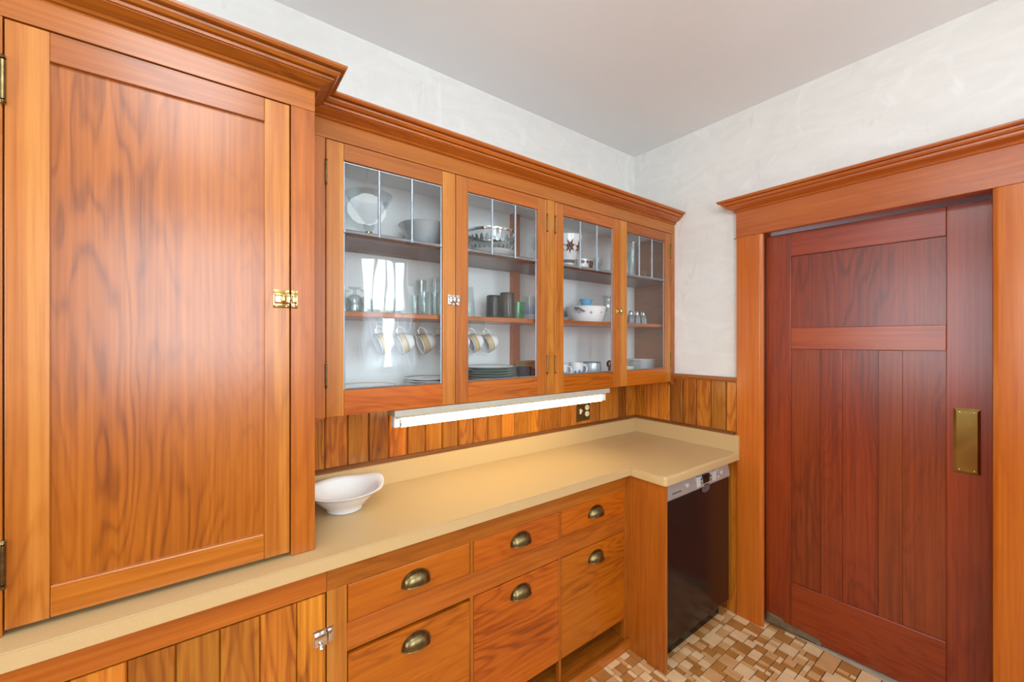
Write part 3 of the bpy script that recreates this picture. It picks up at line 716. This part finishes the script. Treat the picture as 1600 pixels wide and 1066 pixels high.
# dishwasher and its side panel
ep = part('dishwasher_side_panel', G().box(-.7005, -.682, -.682, -.02, .001, .851, b=.0015), WZ)
tag(ep, 'upright fir end panel between drawer cabinet and dishwasher', 'panel')
dw = thing('dishwasher', (-.37, -.35, 0), 'built-in stainless dishwasher with buttons along the top, under stepped worktop', 'dishwasher')
XW0, XW1, YW = -.668, -.078, -.668
part('tub', G().box(XW0+.01, XW1-.01, YW+.06, -.06, .06, .845), BLACK, dw)
part('door', G().box(XW0, XW1, YW, YW+.058, .098, .7625, b=.004), STEELD, dw, label='dark brushed steel door')
part('edge_strip', B(XW0-.004, XW0-.0005, YW+.001, YW+.05, .098, .848), STEEL, dw)
cp = part('control_panel', G().prism([(YW+.058, .7635), (YW+.001, .7635), (YW-.004, .770), (YW-.002, .80), (YW+.010, .842), (YW+.016, .848), (YW+.058, .848)], 0, XW0, XW1), STEEL, dw, smooth=30)
def onpanel(z): return YW-.002 + (z-.80)*.29 if z > .8 else YW-.003
def knob(x, z, r): part('button', G().lathe([(0, -.006), (r*.8, -.005), (r, -.002), (r, 0.004), (0, .004)], (x, onpanel(z), z), 16, M=Matrix.Rotation(-PI/2, 4, 'X') @ Matrix.Diagonal((1, 1, -1, 1))), BUTT, cp, smooth=40)
knob(-.498, .806, .0105); knob(-.165, .806, .0105); knob(-.205, .822, .005); knob(-.205, .790, .005)
part('display', B(-.352, -.293, onpanel(.8)-.002, onpanel(.8)+.012, .784, .826, b=.001), BLACK, cp)
for a in (-.412, -.260):
    part('key_block', B(a, a+.034, onpanel(.8)-.002, onpanel(.8)+.011, .776, .828, b=.001), GREYP, cp)
for k in range(4): part('printed_mark', B(-.372 if k % 2 else -.281, (-.372 if k % 2 else -.281)+.007, onpanel(.8)-.0012, onpanel(.8)+.009, .788+.018*(k//2), .794+.018*(k//2)), BLACK, cp)
part('printed_mark', B(-.345, -.300, YW-.0050, YW+.003, .7715, .7770), BLACK, cp)
part('printed_mark', B(-.628, -.552, YW-.0042, YW+.003, .7915, .7945), BLACK, cp)
part('grip_recess', G().lathe([(0, 0), (.036, .001), (.040, .003)], (-.33, YW-.0008, .757), 20, M=Matrix.Rotation(PI/2, 4, 'X') @ Matrix.Diagonal((1, .5, 1, 1))), RECESS, dw, smooth=40)
part('toe_kick', B(XW0+.012, XW1-.012, YW+.05, YW+.06, .001, .097), BLACK, dw)

# ------------------------------------------------------------------ under-cabinet fluorescent light
fl = thing('fluorescent_light', (-1.20, -.262, 1.246), 'lit fluorescent tube fixture under the glass-door cabinet', 'light')
part('housing', G().box(-1.80, -.615, -.297, -.225, 1.2225, 1.2465, b=.002).box(-1.79, -.63, -.285, -.24, 1.2145, 1.2225), HOUS, fl)
for x0, x1 in ((-1.795, -1.772), (-.648, -.626)):
    part('socket', G().box(x0, x1, -.278, -.246, 1.180, 1.2225, b=.003), WHITEC, fl)
part('tube', G().tube([(-1.768, -.262, 1.195), (-.652, -.262, 1.195)], .0185, 18), TUBE, fl, smooth=40)
for x0, x1 in ((-1.7715, -1.7665), (-.6535, -.6485)):
    part('tube_cap', G().tube([(x0, -.262, 1.195), (x1, -.262, 1.195)], .0192, 18), CHROME, fl, smooth=40)

# outlet plate
ow = thing('outlet_plate', (-.528, -.019, 1.077), 'brass double plate with switch and socket on board wall', 'outlet')
part('plate', G().box(-.585, -.471, -.0245, -.0190, 1.018, 1.137, b=.002), BRASSD, ow)
for z in (1.097, 1.058):
    part('socket', G().lathe([(0, -.004), (.015, -.004), (.0165, -.002), (.0165, .002)], (-.499, -.0255, z), 18, M=Matrix.Rotation(-PI/2, 4, 'X') @ Matrix.Diagonal((1, 1, 1, 1))), IVORY, ow, smooth=40)
    part('slots', G().box(-.506, -.504, -.0298, -.0290, z-.003, z+.005).box(-.495, -.493, -.0298, -.0290, z-.003, z+.005), BLACK, ow)
part('toggle', G().box(-.563, -.548, -.027, -.0245, 1.062, 1.093, b=.001).box(-.559, -.551, -.040, -.027, 1.078, 1.088, b=.002), IVORY, ow)

# ------------------------------------------------------------------ crockery and glass
def shell(prof, t=.003):
    """outer profile bottom-to-top -> closed thin-walled profile"""
    inner = [(max(r-t, 0), z+(t if i == 0 else 0)) for i, (r, z) in enumerate(prof)]
    return [(0, prof[0][1])] + prof + inner[::-1] + [(0, inner[0][1])]
def single(name, g, mats, label, cat, group=None, smooth=40):
    o = part(name, g, mats, smooth=smooth, at=None); return tag(o, label, cat, group)
def tumbler(x, y, z, r0, r1, h, mat, label, group=None, name='drinking_glass', cat='glass', cut=False, t=.0022):
    g = G()
    prof = [(r0*.96, 0), (r0, .003), (r0+(r1-r0)*.5, h*.5), (r1, h)]
    g.lathe(shell(prof, t), (x, y, z), 24 if not cut else 16)
    return single(name, g, mat, label, cat, group)
def goblet_inverted(x, y, z, label, group):
    g = G().lathe([(.030, 0), (.033, .02), (.031, .045), (.020, .062), (.006, .068), (.005, .082), (.022, .088), (.024, .091), (0, .092), (0, .088), (.004, .084), (.004, .066), (.018, .059), (.028, .044), (.030, .02), (.027, 0)], (x, y, z), 20)
    return single('drinking_glass', g, CLEARG, label, 'glass', group)
ZS1, ZS2, ZS3 = 1.3052, 1.6032, 1.8862

# counter bowl with two ears on the rim
cb = thing('serving_bowl', (-1.945, -.185, .892), 'white china serving bowl with two ear handles on the counter', 'bowl')
seg = 56; v = []; f = []
profo = [(.0, .0015), (.056, .0015), (.058, 0), (.061, .002), (.060, .010), (.085, .030), (.108, .054), (.120, .068), (.128, .071), (.134, .072), (.136, .074), (.132, .0755), (.118, .073), (.112, .066), (.100, .052), (.078, .030), (.055, .014), (0, .011)]
for r, z in profo:
    for k in range(seg):
        a = 2*PI*k/seg
        ear = math.exp(-((math.sin(a-.35)/.34)**2)) if r > .115 else 0
        rr = r*(1 + (.13*ear*(r-.115)/.021 if r > .115 else 0) + (.008*math.cos(8*a) if r > .126 else 0)); zz = z + (.010*ear if r > .126 else 0)
        v.append((-1.945+rr*math.cos(a), -.185+rr*math.sin(a), .8925+zz*1.04))
for i in range(len(profo)-1):
    for k in range(seg): f.append((i*seg+k, i*seg+(k+1) % seg, (i+1)*seg+(k+1) % seg, (i+1)*seg+k))
part('bowl', G().add(v, f), WHITEC, cb, smooth=60)

# top shelf
gb_ = thing('glass_bowl', (-1.852, -.165, ZS3), 'clear conical glass bowl on a brass foot, top shelf left', 'bowl')
part('bowl', G().lathe(shell([(.012, .060), (.020, .066), (.045, .095), (.070, .135), (.088, .168)], .003), (-1.852, -.165, ZS3), 32), MILK, gb_, smooth=40)
part('bulb_stem', G().lathe([(0, .028), (.012, .030), (.020, .045), (.021, .055), (.014, .064), (0, .066)], (-1.852, -.165, ZS3), 20), CLEARG, gb_, smooth=40)
part('foot', G().lathe([(0, 0), (.018, 0), (.019, .006), (.014, .012), (.016, .018), (.013, .029), (0, .029)], (-1.852, -.165, ZS3), 20), BRASS, gb_, smooth=40)
single('mixing_bowl', G().lathe(shell([(.055, 0), (.060, .003), (.080, .040), (.104, .088), (.110, .092)], .003), (-1.613, -.150, ZS3), 36), GREYB, 'pale grey metal mixing bowl on top shelf behind first glass door', 'bowl')
eb = thing('etched_bowl', (-1.285, -.150, ZS3+.026), 'etched glass bowl with silver rim standing on a white dish', 'bowl')
part('bowl', G().lathe(shell([(.060, 0), (.095, .012), (.112, .045), (.116, .088)], .003), (-1.285, -.150, ZS3+.0265), 40), CLEARG, eb, smooth=40)
part('silver_rim', G().lathe([(.1165, .080), (.119, .084), (.1185, .092), (.113, .092), (.1125, .084)], (-1.285, -.150, ZS3+.0265), 40), CHROME, eb, smooth=40)
g = G()
for k in range(30):
    a = 2*PI*k/30; c, s = math.cos(a), math.sin(a); zb = ZS3+.0265
    for (q0, z0), (q1, z1) in (((.1150, .030), (.1160, .058)),):
        M = Matrix.Translation((-1.285, -.150, zb)) @ Matrix.Rotation(a, 4, 'Z')
        g2 = G().add([(.1125, -.010, .036), (.1135, .000, .030), (.1145, .010, .036), (.1165, .006, .056), (.1175, 0, .066), (.1165, -.006, .056)], [(0, 1, 2, 3, 4, 5)]).xf(M)
        g.add(g2.v, g2.f)
part('etching', g, SILVERP, eb)
single('white_dish', G().lathe(shell([(.075, 0), (.080, .003), (.105, .014), (.122, .024)], .004), (-1.285, -.150, ZS3), 40), WHITEC, 'flat white dish under the etched glass bowl', 'dish')
single('stemmed_glass', G().lathe([(0, 0), (.030, 0), (.030, .002), (.005, .006), (.0045, .055), (.020, .070), (.030, .095), (.029, .135), (.027, .135), (.028, .095), (.018, .073), (0, .065)], (-1.010, -.165, ZS3), 24), CLEAR, 'clear stemmed glass on top shelf by the centre post', 'glass')
lb = thing('leaf_bowl', (-.790, -.150, ZS3), 'white tapered bowl with brown leaf print on top shelf', 'bowl')
part('bowl', G().lathe(shell([(.035, 0), (.038, .010), (.034, .022), (.050, .060), (.078, .150), (.082, .176)], .0035), (-.790, -.150, ZS3), 36), WHITEC, lb, smooth=40)
g = G()
def decal(gg, cx, cy, cz, R0, R1, h0, h1, a, pts):
    """small printed shape wrapped on a cone wall: pts in (angle offset, height) space"""
    vv = []
    for da, hh in pts:
        r = R0+(R1-R0)*(hh-h0)/(h1-h0)+.0006
        vv.append((cx+r*math.cos(a+da), cy+r*math.sin(a+da), cz+hh))
    gg.add(vv, [tuple(range(len(vv)))])
def star(c, r0, r1, n, sa, sh, ph=0): return [(sa*(r1 if k % 2 else r0)*math.cos(ph+PI*k/n), c+sh*(r1 if k % 2 else r0)*math.sin(ph+PI*k/n)) for k in range(2*n)]
for a in (-2.1, -2.95, -1.2): decal(g, -.790, -.150, ZS3, .050, .078, .060, .150, a, star(.112, 1, .45, 7, .50, .040, .3))
part('leaf_print', g, BRNP, lb)
part('base_band', G().lathe([(.0375, .030), (.0405, .036), (.0445, .046), (.0410, .046)], (-.790, -.150, ZS3), 30), GREYL, lb, smooth=40)
sc = thing('small_cup', (-.650, -.130, ZS3), 'small white cup with brown print on top shelf behind third door', 'cup')
part('cup', G().lathe(shell([(.026, 0), (.030, .004), (.037, .040), (.039, .072)], .003), (-.650, -.130, ZS3), 28), WHITEC, sc, smooth=40)
g = G()
for a in (-2.3, -1.5): decal(g, -.650, -.130, ZS3, .037, .039, .040, .072, a, star(.055, 1, .55, 5, .38, .013))
part('print', g, BRNP, sc)
single('wooden_shaker', G().lathe([(0, 0), (.013, 0), (.014, .01), (.010, .04), (.013, .062), (.011, .072), (0, .075)], (-.580, -.130, ZS3), 18), BRNP, 'small dark brown wooden shaker next to small printed cup', 'shaker')
single('wine_glass', G().lathe([(0, 0), (.030, 0), (.030, .002), (.005, .006), (.0045, .035), (.020, .045), (.030, .065), (.031, .098), (.029, .098), (.028, .066), (0, .042)], (-.510, -.120, ZS3), 24), CLEAR, 'short clear wine glass right of the wooden shaker', 'glass')
for x, y, s in ((-.262, -.170, 0), (-.175, -.110, 1)):
    single('glass_vase', G().lathe(shell([(.026, 0), (.030, .006), (.022, .05), (.030, .13), (.042, .215-.03*s)], .0025), (x, y, ZS3), 26), CLEAR,
           ('tall flared clear vase on top shelf behind fourth glass door', 'shorter flared clear vase beside the end panel, top shelf')[s], 'vase', 'glass vases on the top shelf')
for k, (x, y) in enumerate(((-.215, -.235), (-.150, -.230), (-.105, -.205))):
    single('glass_stopper', G().lathe([(0, 0), (.011, 0), (.010, .012), (.005, .016), (.013, .028), (.010, .042), (0, .046)], (x, y, ZS3), 14), CLEARG,
           ('leftmost', 'middle', 'rightmost')[k]+' of three small cut glass stoppers on top shelf, fourth door', 'stopper', 'glass stoppers on the top shelf')

# middle shelf
GL = 'glasses along the middle shelf behind the first door'
for k, (x, y) in enumerate(((-1.985, -.150), (-1.925, -.100), (-1.915, -.205), (-1.860, -.150))):
    goblet_inverted(x, y, ZS2, ('leftmost upturned cut glass on the middle shelf', 'upturned cut glass at the back, second from left, middle shelf', 'upturned cut glass at the front left of the middle shelf', 'upturned cut glass fourth from left on middle shelf')[k], GL)
for k, (x, y, h) in enumerate(((-1.815, -.13, .062), (-1.772, -.17, .066), (-1.728, -.13, .062))):
    tumbler(x, y, ZS2, .016, .021, h, CLEAR, ('left', 'middle', 'right')[k]+' of three short shot glasses behind the window reflection', GL)
for x, y, r, h, lab in ((-1.668, -.170, .018, .082, 'narrow short tumbler left of the tall glasses, middle shelf'), (-1.626, -.165, .021, .100, 'cut tumbler second in the row of tumblers, middle shelf'),
                        (-1.579, -.170, .021, .101, 'cut tumbler in front of the tall glasses, middle shelf'), (-1.602, -.085, .022, .160, 'tall cut glass at the back of the middle shelf'), (-1.548, -.110, .025, .172, 'tallest clear highball glass at the end of tumbler row')):
    tumbler(x, y, ZS2, r*.86, r, h, CLEARG, lab, GL, cut=True)
tumbler(-1.407, -.145, ZS2, .036, .026, .140, CLEAR, 'clear tapered glass wide at base, middle shelf second door')
def dark_cup(x, y, r, h, mat, lab):
    single('brown_beaker', G().lathe([(0, h), (r*.80, h), (r*.88, h-.004), (r*.90, h-.012), (r, .004), (r*.97, 0), (0, 0)], (x, y, ZS2), 30), mat, lab, 'beaker', 'glazed beakers on the middle shelf')
dark_cup(-1.280, -.165, .036, .108, DKBR, 'nearly black upturned glazed beaker on middle shelf')
dark_cup(-1.200, -.165, .041, .126, MDBR, 'taller brown upturned glazed beaker on middle shelf')
tumbler(-1.128, -.150, ZS2, .032, .036, .086, GREENM, 'mottled green beaker on middle shelf second door', name='green_beaker', cat='beaker', t=.003)
bg = thing('picture_tumbler', (-1.052, -.165, ZS2), 'clear tumbler printed with blue trees, middle shelf second door', 'glass')
part('tumbler', G().lathe(shell([(.036, 0), (.038, .003), (.040, .118)], .002), (-1.052, -.165, ZS2), 28), MILK, bg, smooth=40)
g = G()
for k in range(13):
    a = -3.1+k*.26; h = .045+.030*((k*37) % 10)/10
    decal(g, -1.052, -.165, ZS2, .038, .040, .003, .118, a, [(-.10, .028), (.10, .028), (.03, .028+h*.6), (0, .028+h), (-.03, .028+h*.6)])
part('tree_print', g, BLUP, bg)
# casserole with star print and grey side handle, blue bowl on its lid
cs = thing('casserole', (-.640, -.150, ZS2), 'white lidded casserole with star print on middle shelf third door', 'casserole')
part('body', G().lathe(shell([(.088, 0), (.094, .004), (.106, .045), (.114, .082)], .004), (-.640, -.150, ZS2), 40), WHITEC, cs, smooth=40)
part('lid', G().lathe([(.116, .082), (.117, .086), (.100, .090), (.05, .094), (0, .095), (0, .090), (.10, .085)], (-.640, -.150, ZS2), 40), WHITEC, cs, smooth=40)
part('handle', G().tube([(-.738, -.172, ZS2+.066), (-.768, -.190, ZS2+.074), (-.766, -.216, ZS2+.070), (-.730, -.222, ZS2+.056)], [.005, .007, .006, .004], 8), GREYL, cs, smooth=40)
g = G()
for a, c, s in ((-2.15, .050, 1), (-1.55, .052, .7), (-2.75, .05, .6), (-1.0, .046, .6)): decal(g, -.640, -.150, ZS2, .106, .114, .045, .082, a, star(c, 1, .18, 6, .14*s, .018*s))
part('star_print', g, GREYL, cs)
single('blue_bowl', G().lathe(shell([(.022, 0), (.026, .004), (.036, .030), (.040, .034)], .003), (-.642, -.150, ZS2+.0955), 28), BLUEC, 'small sky blue bowl sitting on the casserole lid', 'bowl')
jg = thing('crystal_jug', (-.452, -.150, ZS2), 'cut crystal jug with handle on middle shelf third door', 'jug')
part('body', G().lathe(shell([(.036, 0), (.044, .006), (.048, .050), (.034, .105), (.032, .135), (.040, .165)], .003), (-.452, -.150, ZS2), 14), CLEARG, jg, smooth=20)
part('handle', G().tube([(-.478, -.165, ZS2+.150), (-.512, -.180, ZS2+.152), (-.520, -.184, ZS2+.115), (-.490, -.172, ZS2+.070)], .005, 8), CLEARG, jg, smooth=40)
single('saucer_stack', G().lathe(shell([(.030, 0), (.035, .003), (.055, .022)], .004), (-.835, -.150, ZS2), 28), GREYB, 'small grey dish left of the casserole, middle shelf', 'dish')
bk = thing('wicker_basket', (-.800, -.060, ZS2), 'small tan handled basket behind the casserole', 'basket')
part('body', G().lathe(shell([(.030, 0), (.038, .05), (.040, .075)], .003), (-.800, -.060, ZS2), 24), TANE, bk, smooth=40)
part('handle', G().tube([(-.838, -.06, ZS2+.07), (-.83, -.06, ZS2+.105), (-.80, -.06, ZS2+.118), (-.77, -.06, ZS2+.105), (-.762, -.06, ZS2+.07)], .003, 6), BRNP, bk, smooth=40)
for k, x in enumerate((-.240, -.178, -.114)):
    t = thing('shaker', (x, -.150, ZS2), ('left', 'middle', 'right')[k]+' of three dark metal shakers behind fourth glass door', 'shaker', 'dark shakers on the middle shelf')
    part('body', G().lathe([(0, 0), (.022, 0), (.024, .004), (.022, .045), (.015, .062), (0, .064)], (x, -.150, ZS2), 20), GREYL, t, smooth=40)
    part('cap', G().lathe([(.0155, .062), (.016, .072), (.010, .084), (0, .087)], (x, -.150, ZS2), 20), CHROME, t, smooth=40)
    g = G(); decal(g, x, -.150, ZS2, .024, .022, .004, .045, -2.2, [(-.4, .008), (.4, .008), (.4, .040), (-.4, .040)]); part('paper_label', g, WHITEC, t)

# cups hanging by their handles from hooks in the middle shelf
def hanging_cup(x, y, label, yaw=0.0):
    M0 = Matrix.Rotation(math.radians(yaw), 4, 'Z') @ Matrix.Rotation(math.radians(-110), 4, 'Y')
    zc = 1.495
    t = thing('hanging_cup', (x, y, zc), label, 'cup', 'cups hanging from the middle shelf')
    c = (x, y, zc)
    # cup axis local z = mouth direction (turned to -x and a little down)
    cup = part('cup', G().lathe(shell([(.020, -.030), (.026, -.029), (.036, -.012), (.041, .008), (.043, .030)], .0026), c, 32, M=M0), WHITEC, t, smooth=40)
    part('band', G().lathe([(.0402, .004), (.0417, .012), (.0428, .024), (.0436, .0245), (.0425, .012), (.0409, .004)], c, 32, M=M0), TANB, t, smooth=40)
    for z, r in ((.003, .0408), (.026, .0437)):
        part('line', G().lathe([(r-.001, z-.001), (r+.0005, z-.001), (r+.0006, z+.001), (r-.001, z+.001)], c, 32, M=M0), GREYL, t, smooth=40)
    # handle towards local +x side that points up
    up = (M0.inverted() @ Vector((0, 0, 1))); up.z = 0; up.normalize()
    pts = [Vector((0, 0, .018)) + up*.040, Vector((0, 0, .018)) + up*.058, Vector((0, 0, .006)) + up*.068, Vector((0, 0, -.008)) + up*.060, Vector((0, 0, -.016)) + up*.036]
    part('handle', G().tube([M0 @ p + Vector(c) for p in pts], .0038, 8), WHITEC, t, smooth=40)
    top = M0 @ pts[2] + Vector(c)
    hk = part('cup_hook', G().tube([(top.x, top.y, 1.5845), (top.x, top.y, top.z+.008), (top.x+.004, top.y, top.z-.006), (top.x-.003, top.y, top.z-.010), (top.x-.009, top.y, top.z-.004)], .0014, 6), BRASSD, gc, smooth=40)
for x, lab, yw in ((-1.785, 'leftmost hanging cup with tan band, seen through window reflection', -2), (-1.700, 'second hanging cup with tan band, seen through window reflection', -4), (-1.608, 'hanging cup with tan band, right half of first glass door', -6), (-1.520, 'hanging cup half hidden behind the first door stile', -6),
                   (-1.440, 'hanging cup cut off by the second door left stile', -6), (-1.368, 'hanging cup with tan band, left in the second glass door', -6), (-1.288, 'rightmost hanging cup with tan band', -6)):
    hanging_cup(x, -.150, lab, yw)

# bottom shelf
def plate(x, y, z, r, mats, label, group, h=.016, name='plate'):
    g = G()
    pr = [(0, .001), (r*.55, .001), (r*.58, 0), (r*.62, .002), (r*.70, h*.45), (r*.98, h*.9), (r, h), (r*.985, h+.0015)]
    g.lathe(pr, (x, y, z), 40, mi=0)
    g.lathe([(r*.985, h+.0015), (r*.93, h*.97)], (x, y, z), 40, mi=1 if len(mats) > 1 else 0)
    g.lathe([(r*.93, h*.97), (r*.70, h*.45+.003), (r*.6, .005), (0, .005)], (x, y, z), 40, mi=2 if len(mats) > 2 else 0)
    return single(name, g, mats, label, 'plate', group, smooth=50)
plate(-1.880, -.150, ZS1, .112, [WHITEC, GREYL, WHITEC], 'lower of two wide grey rimmed platters, bottom shelf left', 'flat platters at the bottom left', name='platter', h=.012)
plate(-1.862, -.152, ZS1+.0125, .115, [WHITEC, TANB, WHITEC], 'upper of two wide pale rimmed platters, bottom shelf left', 'flat platters at the bottom left', name='platter', h=.012)
ORD = ['bottom', 'second from bottom', 'third from bottom', 'fourth from bottom', 'fifth from bottom', 'sixth from bottom', 'top']
for k in range(4):
    plate(-1.600, -.150, ZS1+k*.0095, .100, [WHITEC, NAVY if k % 2 else GREYL, WHITEC], (ORD[k] if k < 3 else 'top')+' white plate of the dark rimmed stack, bottom shelf', 'white plates with dark rims', h=.013)
for k in range(6):
    mt = [TANE, TANE, TANE] if k in (0, 1) else [GREENP, GREENP, GREENP] if k < 5 else [GREENP, NAVY, WHITEC]
    plate(-1.290, -.150, ZS1+k*.0118, .1255, mt, (ORD[k] if k < 5 else 'top')+' plate of the thick green stoneware stack', 'green stoneware plates', h=.018)
nm = thing('navy_mug', (-1.105, -.175, ZS1), 'shiny navy mug beside the green plate stack', 'mug')
part('body', G().lathe(shell([(.036, 0), (.040, .004), (.042, .068)], .004), (-1.105, -.175, ZS1), 28), NAVY, nm, smooth=40)
part('handle', G().tube([(-1.066, -.180, ZS1+.055), (-1.045, -.182, ZS1+.052), (-1.042, -.182, ZS1+.030), (-1.066, -.180, ZS1+.016)], .005, 8), NAVY, nm, smooth=40)
bx = thing('wooden_box', (-1.005, -.085, ZS1), 'brown wooden box behind the navy mug, bottom shelf', 'box')
part('body', G().box(-1.065, -.945, -.13, -.045, ZS1+.0003, ZS1+.078, b=.003), BOXB, bx)
part('lid', G().box(-1.067, -.943, -.132, -.043, ZS1+.0785, ZS1+.092, b=.003), BOXB, bx)
def mug(x, y, r, h, mat, label, ha, prnt=None, group='mugs on the bottom shelf behind the third door'):
    t = thing('mug', (x, y, ZS1), label, 'mug', group)
    part('body', G().lathe(shell([(r*.86, 0), (r*.95, .004), (r, h*.4), (r, h)], .0035), (x, y, ZS1), 28), mat, t, smooth=40)
    c, s = math.cos(ha), math.sin(ha)
    part('handle', G().tube([(x+c*q, y+s*q, ZS1+h*w) for q, w in ((r*.97, .82), (r*1.45, .80), (r*1.62, .55), (r*1.45, .28), (r*.97, .2))], .005, 8), mat, t, smooth=40)
    if prnt:
        g = G()
        for a, cc in ((-2.5, .30), (-1.9, .36), (-1.35, .28)): decal(g, x, y, ZS1, r, r, h*.4, h, a, star(h*cc, 1, .6, 7, .25, h*.2))
        part('print', g, prnt, t)
mug(-.850, -.160, .038, .074, WHITEC, 'white mug with blue print, leftmost behind the third glass door', -1.0, BLUP)
mug(-.735, -.165, .038, .078, WHITEC, 'white mug with blue print and large handle, second behind third door', -.45, BLUP)
cr = thing('cream_jug', (-.590, -.145, ZS1), 'rounded pale grey glazed jug with dark rim, bottom shelf third door', 'jug')
part('body', G().lathe(shell([(.040, 0), (.046, .004), (.056, .030), (.052, .056), (.050, .072)], .004), (-.590, -.145, ZS1), 30), GREYB, cr, smooth=40)
part('rim', G().lathe([(.0485, .071), (.0515, .071), (.0515, .075), (.0485, .075)], (-.590, -.145, ZS1), 30), GREYL, cr, smooth=40)
part('handle', G().tube([(-.640, -.165, ZS1+.060), (-.662, -.172, ZS1+.056), (-.664, -.173, ZS1+.03), (-.644, -.166, ZS1+.018)], .005, 8), GREYB, cr, smooth=40)
single('wooden_ring', G().lathe([(.012, -.006), (.020, -.006), (.022, 0), (.020, .006), (.012, .006), (.010, 0), (.012, -.006)], (-.478, -.180, ZS1+.062), 24, M=Matrix.Rotation(PI/2, 4, 'X')).tube([(-.478, -.18, ZS1+.042), (-.478, -.18, ZS1)], .006, 8).lathe([(0, 0), (.018, 0), (.016, .006), (0, .008)], (-.478, -.18, ZS1), 16), BRNP, 'small brown ring-topped ornament on bottom shelf third door', 'ornament')
tumbler(-.428, -.160, ZS1, .026, .030, .062, CLEARG, 'short clear tumbler right of the ring ornament, bottom shelf')
for k in range(5):
    seg = 48; v = []; f = []; pr = [(0, .001), (.035, .001), (.038, 0), (.060, .014), (.072, .024), (.086, .028), (.086, .0295), (.070, .027), (.056, .017), (.036, .004), (0, .004)]
    zz = ZS1 + k*.0125
    for r, z in pr:
        for q in range(seg):
            a = 2*PI*q/seg; rr = r*(1+.045*math.cos(10*a)*max(0, (r-.055)/.03)); v.append((-.150+rr*math.cos(a), -.155+rr*math.sin(a), zz+z))
    for i in range(len(pr)-1):
        for q in range(seg): f.append((i*seg+q, i*seg+(q+1) % seg, (i+1)*seg+(q+1) % seg, (i+1)*seg+q))
    single('scalloped_bowl', G().add(v, f), WHITEC, (ORD[k] if k < 4 else 'top')+' white scalloped bowl in the stack behind fourth door', 'bowl', 'white scalloped bowls', smooth=60)
single('cream_dish', G().lathe(shell([(.030, 0), (.034, .003), (.040, .022), (.044, .040)], .003), (-.300, -.165, ZS1), 28), CREAMC, 'small cream dish left of the scalloped bowl stack', 'dish')

# ------------------------------------------------------------------ pendant lamp (behind and above the view, seen reflected in the glass)
pl = thing('pendant_lamp', (-1.45, -1.76, CH), 'opal glass pendant lamp on a dark rod, reflected in the glass door', 'lamp')
part('canopy', G().lathe([(0, CH-.0005), (.055, CH-.0005), (.050, CH-.020), (.012, CH-.032), (0, CH-.032)], (-1.45, -1.76, 0), 28), BRASSD, pl, smooth=40)
part('rod', G().tube([(-1.45, -1.76, CH-.03), (-1.45, -1.76, 2.56)], .006, 10), BRASSD, pl, smooth=40)
part('fitter', G().lathe([(0, 2.575), (.04, 2.57), (.05, 2.545), (.05, 2.53), (0, 2.53)], (-1.45, -1.76, 0), 28), BRASSD, pl, smooth=40)
part('globe', G().lathe([(.045, 2.53), (.060, 2.52), (.105, 2.49), (.130, 2.44), (.128, 2.40), (.100, 2.36), (.05, 2.335), (0, 2.33)], (-1.45, -1.76, 0), 32), GLOBE, pl, smooth=50)

# unseen ceiling light added in place of bounced flash, for sheen on varnished doors
cl = thing('added_ceiling_light', (-2.42, -1.75, CH), 'added long flush ceiling light with white diffuser, unseen above the kitchen', 'light')
part('tray', G().box(-2.66, -2.18, -2.38, -1.12, CH-.022, CH-.0005, b=.004), PAINTW, cl)
part('diffuser', G().prism([(-2.64, CH-.0225), (-2.63, CH-.055), (-2.58, CH-.075), (-2.26, CH-.075), (-2.21, CH-.055), (-2.20, CH-.0225)], 1, -2.36, -1.14), DIFFUSER, cl)
for y0 in (-2.376, -1.139):
    part('end_cap', G().prism([(-2.645, CH-.0225), (-2.635, CH-.058), (-2.58, CH-.079), (-2.26, CH-.079), (-2.205, CH-.058), (-2.195, CH-.0225)], 1, y0, y0+.015), PAINTW, cl)
